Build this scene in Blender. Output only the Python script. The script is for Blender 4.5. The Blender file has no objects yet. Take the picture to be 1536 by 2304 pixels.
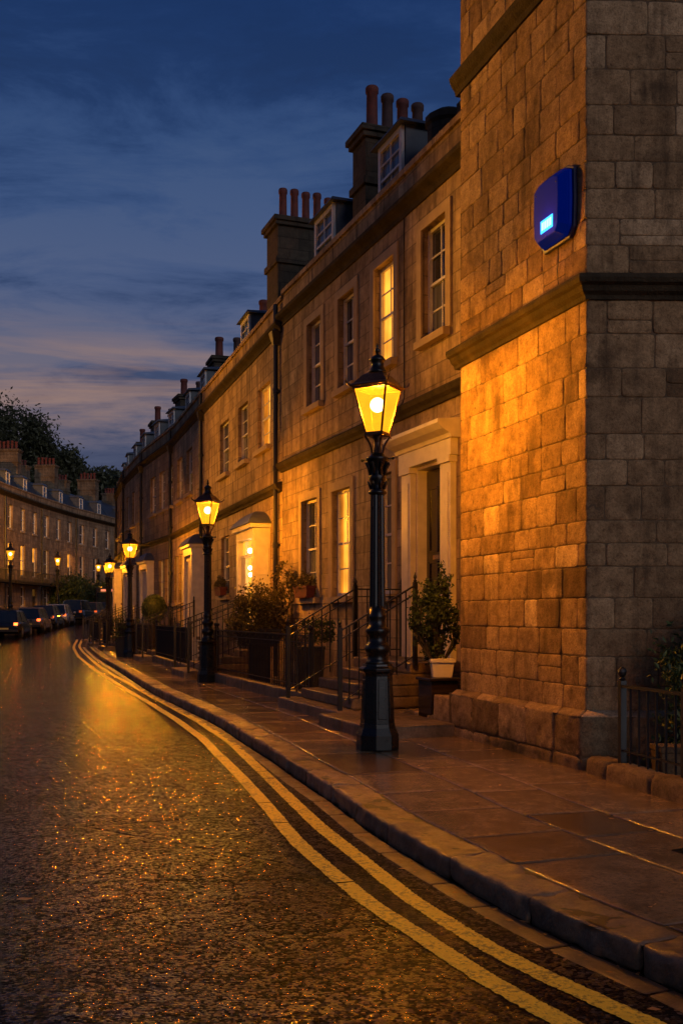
import bpy, math, random
import numpy as np
from mathutils import Vector, Matrix
random.seed(7); rng = np.random.default_rng(7)
S = bpy.context.scene
COL = S.collection
F = 2300.0; CX = 768.0; HZ = 1383.0; CAMZ = 1.64

# ------------------------------------------------------------------ helpers
class MB:
    """collects shapes into one mesh"""
    def __init__(s): s.v = []; s.f = []; s.tone = []; s.cur = (0.5, 0.5, 0.5)
    def add(s, vs, fs):
        o = len(s.v); s.v += [tuple(map(float, p)) for p in vs]
        s.tone += [s.cur]*len(vs)
        s.f += [tuple(i+o for i in f) for f in fs]
    def box(s, x0, x1, y0, y1, z0, z1):
        s.add([(x0,y0,z0),(x1,y0,z0),(x1,y1,z0),(x0,y1,z0),(x0,y0,z1),(x1,y0,z1),(x1,y1,z1),(x0,y1,z1)],
              [(0,3,2,1),(4,5,6,7),(0,1,5,4),(1,2,6,5),(2,3,7,6),(3,0,4,7)])
    def quad(s, a, b, c, d): s.add([a,b,c,d], [(0,1,2,3)])
    def frustum(s, a, b, z0, z1):
        """a,b=(x0,x1,y0,y1) bottom and top rectangles"""
        s.add([(a[0],a[2],z0),(a[1],a[2],z0),(a[1],a[3],z0),(a[0],a[3],z0),(b[0],b[2],z1),(b[1],b[2],z1),(b[1],b[3],z1),(b[0],b[3],z1)],
              [(0,3,2,1),(4,5,6,7),(0,1,5,4),(1,2,6,5),(2,3,7,6),(3,0,4,7)])
    def lathe(s, prof, n=16, c=(0,0), z=0, rot=0):
        k = len(prof); vs = []
        for r, h in prof:
            for i in range(n):
                a = rot+2*math.pi*i/n; vs.append((c[0]+r*math.cos(a), c[1]+r*math.sin(a), z+h))
        fs = []
        for j in range(k-1):
            for i in range(n):
                i2 = (i+1) % n; fs.append((j*n+i, j*n+i2, (j+1)*n+i2, (j+1)*n+i))
        fs.append(tuple(range(n))[::-1]); fs.append(tuple((k-1)*n+i for i in range(n)))
        s.add(vs, fs)
    def tube(s, pts, r, n=8):
        pts = [Vector(p) for p in pts]; vs = []; rr = r if isinstance(r, (list, tuple)) else [r]*len(pts)
        for i, p in enumerate(pts):
            t = (pts[min(i+1, len(pts)-1)]-pts[max(i-1, 0)]).normalized()
            u = t.cross(Vector((0,0,1)));
            if u.length < 1e-3: u = Vector((1,0,0))
            u.normalize(); w = t.cross(u)
            for k in range(n):
                a = 2*math.pi*k/n; vs.append(p+(u*math.cos(a)+w*math.sin(a))*rr[i])
        fs = []
        for j in range(len(pts)-1):
            for k in range(n):
                k2 = (k+1) % n; fs.append((j*n+k, j*n+k2, (j+1)*n+k2, (j+1)*n+k))
        fs.append(tuple(range(n))[::-1]); fs.append(tuple((len(pts)-1)*n+k for k in range(n)))
        s.add(vs, fs)
    def sphere(s, c, r, n=12, m=8, sz=1.0):
        s.lathe([(max(1e-4, r*math.sin(math.pi*j/m)), -r*sz*math.cos(math.pi*j/m)) for j in range(m+1)], n, (c[0], c[1]), c[2])
    def extrude(s, poly, axis, a0, a1):
        """poly: 2D points; axis 'x','y': extrude along that axis. x: poly=(y,z); y: poly=(x,z)"""
        n = len(poly)
        mk = (lambda p, a: (a, p[0], p[1])) if axis == 'x' else ((lambda p, a: (p[0], a, p[1])) if axis == 'y' else (lambda p, a: (p[0], p[1], a)))
        vs = [mk(p, a0) for p in poly]+[mk(p, a1) for p in poly]
        fs = [tuple(range(n))[::-1], tuple(range(n, 2*n))]+[(i, (i+1) % n, n+(i+1) % n, n+i) for i in range(n)]
        s.add(vs, fs)
    def mesh(s, name, mat, smooth=False):
        me = bpy.data.meshes.new(name); me.from_pydata(s.v, [], s.f)
        if any(t != (0.5,0.5,0.5) for t in s.tone):
            at = me.color_attributes.new('tone', 'FLOAT_COLOR', 'POINT')
            a = np.ones((len(s.v), 4), dtype=np.float32); a[:, :3] = np.array(s.tone)
            at.data.foreach_set('color', a.ravel())
        for m in (mat if isinstance(mat, (list, tuple)) else [mat]): me.materials.append(m)
        me.validate()
        import bmesh
        bm = bmesh.new(); bm.from_mesh(me); bmesh.ops.recalc_face_normals(bm, faces=bm.faces); bm.to_mesh(me); bm.free()
        if smooth: me.polygons.foreach_set('use_smooth', [True]*len(me.polygons))
        return me
    def build(s, name, mat, parent=None, smooth=False, bevel=0, fix=True):
        o = bpy.data.objects.new(name, s.mesh(name, mat, smooth)); COL.objects.link(o)
        if parent: o.parent = parent
        if bevel:
            b = o.modifiers.new('bevel', 'BEVEL'); b.width = bevel; b.segments = 2; b.limit_method = 'ANGLE'
        return o

def tag(o, label=None, cat=None, group=None, kind=None):
    if label: o['label'] = label
    if cat: o['category'] = cat
    if group: o['group'] = group
    if kind: o['kind'] = kind
    return o
def empty(name, loc, rz, label, cat, group=None):
    o = bpy.data.objects.new(name, None); COL.objects.link(o)
    o.location = loc; o.rotation_euler = (0, 0, rz); o.empty_display_size = .3
    return tag(o, label, cat, group)
def copy_tree(o, parent=None, light=True):
    c = o.copy(); COL.objects.link(c); c.parent = parent
    for ch in [x for x in bpy.data.objects if x.parent == o]: copy_tree(ch, c)
    return c

class Nt:
    def __init__(s, name):
        s.m = bpy.data.materials.new(name); s.m.use_nodes = True; s.t = s.m.node_tree; s.t.nodes.clear()
        s.out = s.t.nodes.new('ShaderNodeOutputMaterial')
    def n(s, typ, props=None, **inp):
        nd = s.t.nodes.new('ShaderNode'+typ)
        for k, v in (props or {}).items(): setattr(nd, k, v)
        for k, v in inp.items(): s.set(nd, k.replace('_', ' '), v)
        return nd
    def set(s, nd, k, v):
        i = nd.inputs[int(k[1:])] if (k[0] == 'i' and k[1:].isdigit()) else nd.inputs[k]
        if isinstance(v, bpy.types.NodeSocket): s.t.links.new(v, i)
        elif isinstance(v, (tuple, list)): i.default_value = (*v, 1) if (len(v) == 3 and len(i.default_value) == 4) else v
        else: i.default_value = v
    def math(s, op, a, b=0.0, clamp=False):
        nd = s.n('Math', {'operation': op, 'use_clamp': clamp}, i0=a, i1=b); return nd.outputs[0]
    def mix(s, f, a, b, mode='MIX'):
        nd = s.n('Mix', {'data_type': 'RGBA', 'blend_type': mode}); nd.inputs[0].default_value = 0.5
        s.set(nd, 'i0', f); s.set(nd, 'i6', a); s.set(nd, 'i7', b); return nd.outputs[2]
    def ramp(s, f, stops):
        nd = s.n('ValToRGB'); cr = nd.color_ramp
        while len(cr.elements) < len(stops): cr.elements.new(.5)
        for e, (p, c) in zip(cr.elements, stops):
            e.position = p; e.color = (*c, 1) if isinstance(c, (tuple, list)) else (c, c, c, 1)
        s.set(nd, 'i0', f); return nd.outputs[0]
    def noise(s, vec, scale, detail=4, rough=.55, dist=0):
        nd = s.n('TexNoise', None, Scale=scale, Detail=detail, Roughness=rough, Distortion=dist)
        if vec is not None: s.set(nd, 'Vector', vec)
        return nd.outputs[0]
    def obj(s): return s.n('TexCoord').outputs['Object']
    def bump(s, h, strength=.3, dist=.01, normal=None):
        nd = s.n('Bump', None, Strength=strength, Distance=dist, Height=h)
        if normal is not None: s.set(nd, 'Normal', normal)
        return nd.outputs[0]
    def pbr(s, base, rough=.6, normal=None, metal=0., spec=.5, **kw):
        p = s.n('BsdfPrincipled', None); s.set(p, 'Base Color', base); s.set(p, 'Roughness', rough); s.set(p, 'Metallic', metal)
        s.set(p, 'Specular IOR Level', spec)
        for k, v in kw.items(): s.set(p, k.replace('_', ' '), v)
        if normal is not None: s.set(p, 'Normal', normal)
        s.t.links.new(p.outputs[0], s.out.inputs[0]); return s.m

def simple(name, base, rough=.6, metal=0., var=.25, scale=6, bump=.15, dist=.004, spec=.5, **kw):
    t = Nt(name); o = t.obj(); a = t.noise(o, scale, 5); b = t.noise(o, scale*9, 3)
    c = t.mix(t.ramp(a, [(.3, 1-var), (.7, 1+var*.4)]), (0, 0, 0), base)
    c = t.mix(1.0, base, t.ramp(a, [(.3, (1-var,)*3), (.7, (1,)*3)]), 'MULTIPLY')
    r = t.math('ADD', rough-.1, t.math('MULTIPLY', a, .2), True)
    return t.pbr(c, r, t.bump(b, bump, dist), metal, spec, **kw)

def mat_house(name, c1, c2, bw=.62, rh=.31, tint=1.):
    t = Nt(name); o = t.obj(); sp = t.n('SeparateXYZ', None, i0=o)
    u = t.math('ADD', sp.outputs[0], sp.outputs[1])
    wob = t.math('MULTIPLY', t.math('SUBTRACT', t.noise(o, 5, 3), .5), .02)
    vec = t.n('CombineXYZ', None, i0=t.math('ADD', u, wob), i1=t.math('ADD', sp.outputs[2], wob)).outputs[0]
    br = t.n('TexBrick', {'offset': .5, 'squash': 1.0}, Scale=1.0, Color1=c1, Color2=c2, Mortar=tuple(x*.45 for x in c1))
    for k, v in (('Mortar Size', .010), ('Mortar Smooth', .3), ('Bias', -.1), ('Brick Width', bw), ('Row Height', rh), ('Vector', vec)): t.set(br, k, v)
    big = t.noise(o, .9, 6, .65)
    st = t.n('CombineXYZ', None, i0=t.math('MULTIPLY', u, 4.5), i1=t.math('MULTIPLY', sp.outputs[2], .55), i2=sp.outputs[1]).outputs[0]
    streak = t.noise(st, 1.0, 5, .6)
    med = t.noise(o, 7, 5, .7)
    c = t.mix(1., br.outputs[0], t.ramp(big, [(.32, (.5, .44, .37)), (.6, (1.12, 1.08, 1.02))]), 'MULTIPLY')
    c = t.mix(t.ramp(streak, [(.47, 0.), (.66, .72)]), c, (.085, .06, .038))
    c = t.mix(1., c, t.ramp(med, [(.3, (.62, .6, .58)), (.6, (1.05, 1.05, 1.05))]), 'MULTIPLY')
    fine = t.noise(o, 55, 4, .7)
    h = t.math('ADD', t.math('MULTIPLY', br.outputs[1], -.9), t.math('MULTIPLY', t.math('ADD', fine, med), .5))
    return t.pbr(c, .8, t.bump(h, .8, .014), spec=.3)

def mat_stone_tone(name, dark, mid, light, wet=False, rough=(.7, .95), bump=.6, scale=14, moss=0., streaks=False):
    """stones whose own colour sits in the mesh attribute 'tone'"""
    t = Nt(name); o = t.obj(); at = t.n('Attribute', {'attribute_name': 'tone'}); sp = t.n('SeparateColor', None, i0=at.outputs[0])
    base = t.ramp(sp.outputs[0], [(0., dark), (.5, mid), (1., light)])
    a = t.noise(o, scale*.5, 6, .7); b = t.noise(o, scale*3.2, 5, .75, .3); c0 = t.noise(o, 2.1, 5, .6)
    c = t.mix(1., base, t.ramp(a, [(.28, (.5, .45, .4)), (.6, (1.1, 1.08, 1.05))]), 'MULTIPLY')
    c = t.mix(1., c, t.ramp(b, [(.3, (.5, .48, .45)), (.52, (1., 1., 1.)), (.75, (1.25, 1.22, 1.15))]), 'MULTIPLY')
    c = t.mix(t.math('MULTIPLY', t.ramp(c0, [(.5, 0.), (.66, 1.)]), t.math('MULTIPLY', sp.outputs[1], .75)), c, tuple(x*.45 for x in dark))
    if streaks:
        so_ = t.n('SeparateXYZ', None, i0=o); uu = t.math('ADD', so_.outputs[0], so_.outputs[1])
        sv = t.n('CombineXYZ', None, i0=t.math('MULTIPLY', uu, 7.), i1=t.math('MULTIPLY', so_.outputs[2], .8)).outputs[0]
        sk = t.math('MULTIPLY', t.ramp(t.noise(sv, 1., 6, .65), [(.48, 0.), (.66, .8)]), t.ramp(c0, [(.35, .15), (.6, 1.)]))
        c = t.mix(sk, c, (.055, .034, .018))
        er = t.noise(o, 26, 5, .8, .6); c = t.mix(t.ramp(er, [(.56, 0.), (.66, .65)]), c, (.05, .03, .016))
    if moss:
        zz = t.n('SeparateXYZ', None, i0=o).outputs[2]
        m = t.math('MULTIPLY', t.ramp(zz, [(0., 1.), (.45, 0.)]), t.ramp(c0, [(.4, 0.), (.6, moss)]))
        c = t.mix(m, c, (.02, .028, .01))
    h = t.math('ADD', t.math('MULTIPLY', b, .7), t.math('MULTIPLY', a, 1.))
    if wet:
        rw = t.ramp(t.noise(o, 2.6, 5, .65), [(.35, rough[0]), (.68, rough[1])])
        rw = t.math('ADD', rw, t.math('MULTIPLY', t.math('SUBTRACT', b, .5), .12))
        return t.pbr(c, rw, t.bump(h, bump, .006), spec=.6)
    pits = t.n('TexVoronoi', None, Vector=o, Scale=38.).outputs[0]
    h = t.math('ADD', h, t.math('MULTIPLY', t.ramp(pits, [(.0, -1.), (.28, 0.)]), t.ramp(a, [(.45, .0), (.6, .9)])))
    return t.pbr(c, rough[1], t.bump(h, bump, .014), spec=.25)

def emis(name, col, strength, var=None):
    t = Nt(name); e = t.n('Emission', None, Color=col, Strength=strength)
    t.t.links.new(e.outputs[0], t.out.inputs[0]); return t.m

def mat_lit(name, hot, cool, strength, vs=9.):
    """a lit room behind net curtains: folds and a darker blind, seen as a glowing pane"""
    t = Nt(name); o = t.obj(); sp = t.n('SeparateXYZ', None, i0=o)
    v = t.n('CombineXYZ', None, i0=t.math('MULTIPLY', sp.outputs[0], vs), i1=t.math('MULTIPLY', sp.outputs[2], .7)).outputs[0]
    a = t.noise(v, 1., 4, .6); g = t.noise(o, .9, 2)
    cur = t.ramp(sp.outputs[0], [(.16, 0.), (.3, 1.), (.78, 1.), (.9, .15)])      # drawn-back curtains either side
    c = t.mix(t.math('MULTIPLY', t.ramp(a, [(.35, .45), (.65, 1.)]), t.math('ADD', .2, t.math('MULTIPLY', cur, .8))), cool, hot)
    strength = t.math('MULTIPLY', t.math('ADD', .35, t.math('MULTIPLY', cur, .65)), strength)
    e = t.n('Emission', None, Color=c, Strength=t.math('MULTIPLY', t.ramp(g, [(.32, .28), (.66, 1.1)]), strength))
    gl = t.n('BsdfGlossy', None, Roughness=.08); mx = t.n('MixShader', None, i0=.05, i1=e.outputs[0], i2=gl.outputs[0])
    t.t.links.new(mx.outputs[0], t.out.inputs[0]); return t.m

def mat_glass(name, base, rough=.06):
    t = Nt(name); o = t.obj(); sp = t.n('SeparateXYZ', None, i0=o)
    v = t.n('CombineXYZ', None, i0=t.math('MULTIPLY', sp.outputs[0], 16.), i1=t.math('MULTIPLY', sp.outputs[2], .5)).outputs[0]
    c = t.mix(1., base, t.ramp(t.noise(v, 1., 3), [(.3, (.45, .45, .45)), (.65, (1.2, 1.2, 1.2))]), 'MULTIPLY')
    return t.pbr(c, rough, t.bump(t.noise(o, 3, 2), .08, .01), spec=.8)

def mat_leaf(name, c1, c2):
    t = Nt(name); g = t.n('NewGeometry'); r = g.outputs['Random Per Island']
    c = t.ramp(r, [(0., c1), (.6, c2), (1., tuple(x*1.5 for x in c2))])
    d = t.n('BsdfPrincipled', None, Roughness=.55); t.set(d, 'Base Color', c)
    tr = t.n('BsdfTranslucent', None, Color=c); mx = t.n('MixShader', None, i0=.25, i1=d.outputs[0], i2=tr.outputs[0])
    t.t.links.new(mx.outputs[0], t.out.inputs[0]); return t.m

M = {}
M['hA'] = mat_house('bath_stone_warm', (.50, .385, .235), (.31, .225, .135))
M['hB'] = mat_house('bath_stone_ochre', (.50, .375, .22), (.33, .24, .14), .7, .3)
M['hC'] = mat_house('bath_stone_pale', (.52, .40, .25), (.35, .265, .165), .66, .32)
M['hL'] = mat_house('bath_stone_far', (.40, .29, .18), (.29, .205, .125), .8, .34)
M['dress'] = simple('dressed_stone', (.46, .345, .21), .75, var=.35, scale=3, bump=.4, dist=.01, spec=.3)
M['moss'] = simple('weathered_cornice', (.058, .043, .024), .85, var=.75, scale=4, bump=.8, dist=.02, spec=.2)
M['corner'] = mat_stone_tone('rubble_ashlar', (.12, .07, .034), (.35, .235, .125), (.55, .41, .25), rough=(.7, .88), bump=1.1, streaks=True)
M['plinth'] = mat_stone_tone('plinth_stone', (.10, .065, .035), (.30, .21, .12), (.55, .43, .32), rough=(.7, .85), bump=.9, moss=.8)
M['mortar'] = simple('old_mortar', (.13, .085, .045), .95, var=.5, scale=20, bump=.5)
M['slab'] = mat_stone_tone('wet_flagstone', (.10, .068, .038), (.23, .158, .088), (.38, .27, .16), wet=True, rough=(.05, .25), bump=.42, scale=9)
M['kerb'] = mat_stone_tone('wet_kerbstone', (.075, .045, .024), (.2, .125, .065), (.34, .22, .125), wet=True, rough=(.32, .7), bump=1.1, scale=16)
M['step'] = mat_stone_tone('step_stone', (.08, .055, .03), (.19, .135, .085), (.3, .22, .14), wet=True, rough=(.35, .7), bump=.6, scale=10, moss=.6)
M['joint'] = simple('wet_joint', (.02, .015, .01), .5, var=.5, scale=30, bump=.6)
M['white'] = simple('white_paint', (.74, .66, .52), .42, var=.22, scale=5, bump=.12)
M['whitew'] = simple('white_window_paint', (.72, .70, .66), .4, var=.25, scale=8, bump=.1)
M['iron'] = simple('black_gloss_iron', (.006, .006, .006), .3, var=.4, scale=25, bump=.12, dist=.001, spec=.35)
M['ironf'] = simple('black_painted_iron', (.007, .006, .006), .42, var=.4, scale=20, bump=.3, dist=.003)
M['copper'] = simple('lantern_copper', (.10, .045, .022), .35, metal=.6, var=.5, scale=14, bump=.3, dist=.003)
M['slate'] = simple('blue_slate', (.055, .065, .085), .5, var=.5, scale=5, bump=.6, dist=.02)
M['lead'] = simple('lead_sheet', (.10, .115, .14), .45, var=.4, scale=4, bump=.3)
M['pot'] = simple('terracotta_pot', (.17, .04, .028), .8, var=.5, scale=6, bump=.4)
M['potd'] = simple('sooty_pot', (.10, .05, .045), .85, var=.5, scale=6, bump=.4)
M['stack'] = mat_house('sooty_stack_stone', (.085, .066, .045), (.05, .04, .028), .5, .28)
M['stackL'] = mat_house('far_stack_stone', (.22, .17, .115), (.16, .12, .08), .5, .28)
M['gdark'] = mat_glass('dark_glass', (.03, .034, .045))
M['gnet'] = mat_glass('net_curtain_glass', (.12, .13, .15), .12)
M['gblue'] = mat_glass('sky_glass', (.09, .13, .2), .1)
M['lit'] = mat_lit('lit_window', (1., .39, .04), (.8, .2, .01), 2.3)
M['litd'] = mat_lit('dim_lit_window', (.75, .33, .05), (.3, .12, .02), .6)
M['hall'] = emis('lit_hall', (1., .42, .04), 1.5)
M['door'] = simple('dark_door_gloss', (.022, .014, .012), .16, var=.3, scale=3, bump=.05, spec=.7)
M['brass'] = simple('brass', (.75, .5, .18), .25, metal=1., var=.2)
M['leafd'] = mat_leaf('leaf_dark', (.015, .028, .008), (.045, .07, .016))
M['leafw'] = mat_leaf('leaf_autumn', (.05, .045, .012), (.13, .10, .022))
M['leaft'] = mat_leaf('leaf_tree', (.03, .035, .016), (.07, .07, .03))
M['bark'] = simple('bark', (.05, .038, .025), .9, var=.5, scale=12, bump=.8)
M['leaffall'] = mat_leaf('leaf_fallen', (.12, .05, .015), (.3, .15, .05))

def mat_road():
    t = Nt('wet_asphalt'); o = t.obj()
    v = t.n('TexVoronoi', None, Vector=o, Scale=56.); v2 = t.n('TexVoronoi', None, Vector=o, Scale=19.)
    vc = t.n('SeparateColor', None, i0=v.outputs['Color']); v2c = t.n('SeparateColor', None, i0=v2.outputs['Color'])
    a = t.noise(o, 90, 4, .7); b = t.noise(o, .55, 5, .6); m = t.noise(o, 6, 4); big = t.noise(o, 2.2, 5, .65)
    base = t.ramp(vc.outputs[0], [(0., (.003, .003, .003)), (.6, (.010, .008, .008)), (.85, (.028, .022, .018)), (1., (.09, .065, .05))])
    base = t.mix(1., base, t.ramp(big, [(.3, (.5, .5, .5)), (.65, (1.3, 1.3, 1.3))]), 'MULTIPLY')
    cr = t.n('TexVoronoi', {'feature': 'DISTANCE_TO_EDGE'}, Scale=.5)
    t.set(cr, 'Vector', t.n('MixRGB', None, i0=.06, i1=o, i2=t.n('TexNoise', None, Scale=3.).outputs[1]).outputs[0])
    crack = t.math('MULTIPLY', t.ramp(cr.outputs[0], [(.0, 1.), (.009, 0.)]), t.ramp(t.noise(o, .5, 2), [(.47, 0.), (.52, 1.)]))
    base = t.mix(crack, base, (.002, .002, .002))
    # only some stones stand proud and wet: those catch the lamps
    gl = t.math('MAXIMUM', t.ramp(vc.outputs[1], [(.66, 0.), (.74, 1.)]), t.math('MULTIPLY', t.ramp(v2c.outputs[1], [(.8, 0.), (.86, 1.)]), .8))
    wet = t.ramp(t.noise(o, .9, 6, .72), [(.4, .12), (.58, 1.)])
    gl = t.math('MULTIPLY', gl, wet)
    spec = t.math('ADD', .012, t.math('MULTIPLY', gl, .5))
    h = t.math('ADD', t.math('MULTIPLY', v.outputs[0], -1.3), t.math('ADD', t.math('MULTIPLY', v2.outputs[0], -1.), t.math('MULTIPLY', a, .5)))
    h = t.math('SUBTRACT', h, t.math('MULTIPLY', crack, 2.))
    # every stone lies at its own tilt
    def tilt(col, k):
        d = t.n('VectorMath', {'operation': 'SUBTRACT'}, i0=col, i1=(.5, .5, .5)).outputs[0]
        return t.n('VectorMath', {'operation': 'MULTIPLY'}, i0=d, i1=(k, k, 0.)).outputs[0]
    gn = t.n('NewGeometry').outputs['Normal']
    nn = t.n('VectorMath', {'operation': 'ADD'}, i0=gn, i1=tilt(v.outputs['Color'], .13)).outputs[0]
    nn = t.n('VectorMath', {'operation': 'ADD'}, i0=nn, i1=tilt(v2.outputs['Color'], .06)).outputs[0]
    nn = t.n('VectorMath', {'operation': 'NORMALIZE'}, i0=nn).outputs[0]
    n = t.bump(h, .32, .008, nn)
    return t.pbr(base, .11, n, spec=spec)
M['road'] = mat_road()
def mat_line():
    t = Nt('yellow_road_paint'); o = t.obj(); a = t.noise(o, 30, 5, .8); b = t.noise(o, 5, 4)
    v = t.n('TexVoronoi', None, Vector=o, Scale=52.)
    w = t.ramp(t.math('ADD', a, t.math('MULTIPLY', b, .6)), [(.62, 1.), (.82, .75)])
    c = t.mix(t.ramp(t.math('ADD', a, t.math('MULTIPLY', b, .5)), [(.74, 0.), (.86, .8)]), (.92, .64, .05), (.10, .06, .02))
    c = t.mix(1., c, t.ramp(b, [(.3, (.75, .75, .75)), (.6, (1., 1., 1.))]), 'MULTIPLY')
    h = t.math('ADD', t.math('MULTIPLY', v.outputs[0], -1.), t.math('MULTIPLY', a, .6))
    return t.pbr(c, .5, t.bump(h, .4, .008), spec=.45)
M['line'] = mat_line()

# ------------------------------------------------------------------ ground profile and kerbs
def smooth_interp(pts):
    pts = sorted(pts); ys = np.array([p[0] for p in pts], float); xs = np.array([p[1] for p in pts], float)
    g = np.arange(ys[0], ys[-1]+.001, .1); v = np.interp(g, ys, xs)
    k = 9; ker = np.hanning(k+2)[1:-1]; ker /= ker.sum()
    vp = np.pad(v, k//2, mode='reflect', reflect_type='odd'); near = np.convolve(vp, ker, 'valid')
    k2 = 61; ker2 = np.hanning(k2+2)[1:-1]; ker2 /= ker2.sum()
    vp = np.pad(v, k2//2, mode='reflect', reflect_type='odd'); far = np.convolve(vp, ker2, 'valid')
    w = np.clip((g-12)/8, 0, 1); res = near*(1-w)+far*w
    return lambda y: float(np.interp(y, g, res))
kerbR = smooth_interp([(-14, 8.2), (-5, 5.2), (0, 3.35), (3, 2.1), (4.44, 1.483), (5.01, 1.178), (5.43, .992), (6.15, .727), (6.9, .471), (7.74, .209), (8.87, -.058),
    (9.77, -.32), (10.6, -.55), (11.4, -.75), (12.9, -1.206), (14.9, -1.75), (17.9, -2.77), (21.4, -3.97), (28.3, -6.05), (37.9, -9.0), (51, -12.8), (60, -14.75),
    (66, -15.6), (75, -16.2), (88, -15.4), (105, -12), (130, -4), (145, 2)])
kerbL = smooth_interp([(-14, -2.2), (0, -4.6), (8, -6.5), (24, -9.8), (38, -14), (48, -17), (52, -17.7), (54.5, -19.5), (60, -20), (70, -21), (80, -21.8), (92, -22),
    (108, -20), (124, -15), (135, -8), (145, -2)])
lineR = smooth_interp([(2.5, 2.02), (4.136, 1.216), (4.33, 1.082), (4.62, .924), (4.98, .734), (5.47, .55), (6.0, .358), (6.72, .164), (7.81, -.153), (9.29, -.509), (10.14, -.705),
    (11.3, -.98), (13, -1.39), (15.1, -2.01), (17.1, -2.65), (20.4, -3.78), (24.5, -5.12), (31.4, -7.37), (43.4, -10.9), (51, -13.08), (60, -15.05)])
lineL = smooth_interp([(2.5, 1.7), (4.17, .86), (4.42, .72), (4.81, .554), (5.27, .376), (5.76, .173), (6.41, -.033), (7.34, -.316), (9, -.70), (10.45, -1.05), (12, -1.446),
    (13.7, -1.89), (16.3, -2.68), (19.1, -3.61), (23.1, -4.95), (29.9, -7.17), (39.7, -10.2), (50, -13.1), (60, -15.35)])
_gy = np.array([-50, 46, 50, 57, 65, 85, 110, 400.]); _gz = np.array([0, 0, .04, .3, .6, 1.06, 1.25, 1.3])
def A(y): return float(np.mean([np.interp(y+d, _gy, _gz) for d in (-3, -1.5, 0, 1.5, 3)]))
def gz(x, y):
    w = min(max((y-44)/10, 0), 1)
    return A(y)+.02*max(0, min(-x-14, 12))*w
KH = .14   # kerb height

def strip(name, xa, xb, ys, nx, zoff, mat, kind='structure', uvh=None):
    mb = MB(); n = nx+1
    for y in ys:
        a, b = xa(y), xb(y)
        for i in range(n):
            x = a+(b-a)*i/nx; mb.v.append((x, y, gz(x, y)+zoff)); mb.tone.append((.5, .5, .5))
    for j in range(len(ys)-1):
        for i in range(nx): mb.f.append((j*n+i, j*n+i+1, (j+1)*n+i+1, (j+1)*n+i))
    o = mb.build(name, mat, smooth=True); o['kind'] = kind; return o
ysr = list(np.arange(-12, 144.1, .5))
strip('road', kerbL, kerbR, ysr, 12, 0, M['road'])
strip('pavement_bed', lambda y: kerbR(y)+.05, lambda y: kerbR(y)+5.5, ysr, 6, KH-.012, M['joint'])
strip('far_pavement', lambda y: kerbL(y)-6.5, lambda y: kerbL(y)-.16, ysr, 6, KH, M['slab'])

# ground sheet to the horizon, with the wooded hill rising behind the crescent
def ground_z(x, y):
    h = 0
    d = math.hypot(x+70, (y-230)*1.0)
    if y > 118: h = 23*(1-math.exp(-((y-118)/35)**2))*math.exp(-((x+75)/85)**2)
    return h
def ground():
    mb = MB(); xs = sorted(set([-900, -500, -300]+list(range(-200, 201, 8))+[300, 500, 900])); ys = sorted(set([-400, -150, -60]+list(range(-20, 330, 8))+[450, 700, 1200]))
    for y in ys:
        for x in xs: mb.v.append((x, y, gz(x, y)-.12+ground_z(x, y))); mb.tone.append((.5, .5, .5))
    n = len(xs)
    for j in range(len(ys)-1):
        for i in range(n-1): mb.f.append((j*n+i, j*n+i+1, (j+1)*n+i+1, (j+1)*n+i))
    o = mb.build('ground', simple('dark_earth', (.03, .03, .018), .9, var=.5, scale=1, bump=.5), smooth=True); o['kind'] = 'structure'
ground()

# ------------------------------------------------------------------ rough stones
def vnoise(u, v, seed):
    iu = np.floor(u).astype(int); iv = np.floor(v).astype(int); fu = u-iu; fv = v-iv
    def hsh(a, b):
        x = np.sin(a*127.1+b*311.7+seed*74.7)*43758.5453; return x-np.floor(x)
    fu = fu*fu*(3-2*fu); fv = fv*fv*(3-2*fv)
    return (hsh(iu, iv)*(1-fu)+hsh(iu+1, iv)*fu)*(1-fv)+(hsh(iu, iv+1)*(1-fu)+hsh(iu+1, iv+1)*fu)*fv
def fbm(u, v, seed): return vnoise(u, v, seed)*.55+vnoise(u*2.3, v*2.3, seed+3)*.28+vnoise(u*5.1, v*5.1, seed+7)*.17-.5

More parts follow.
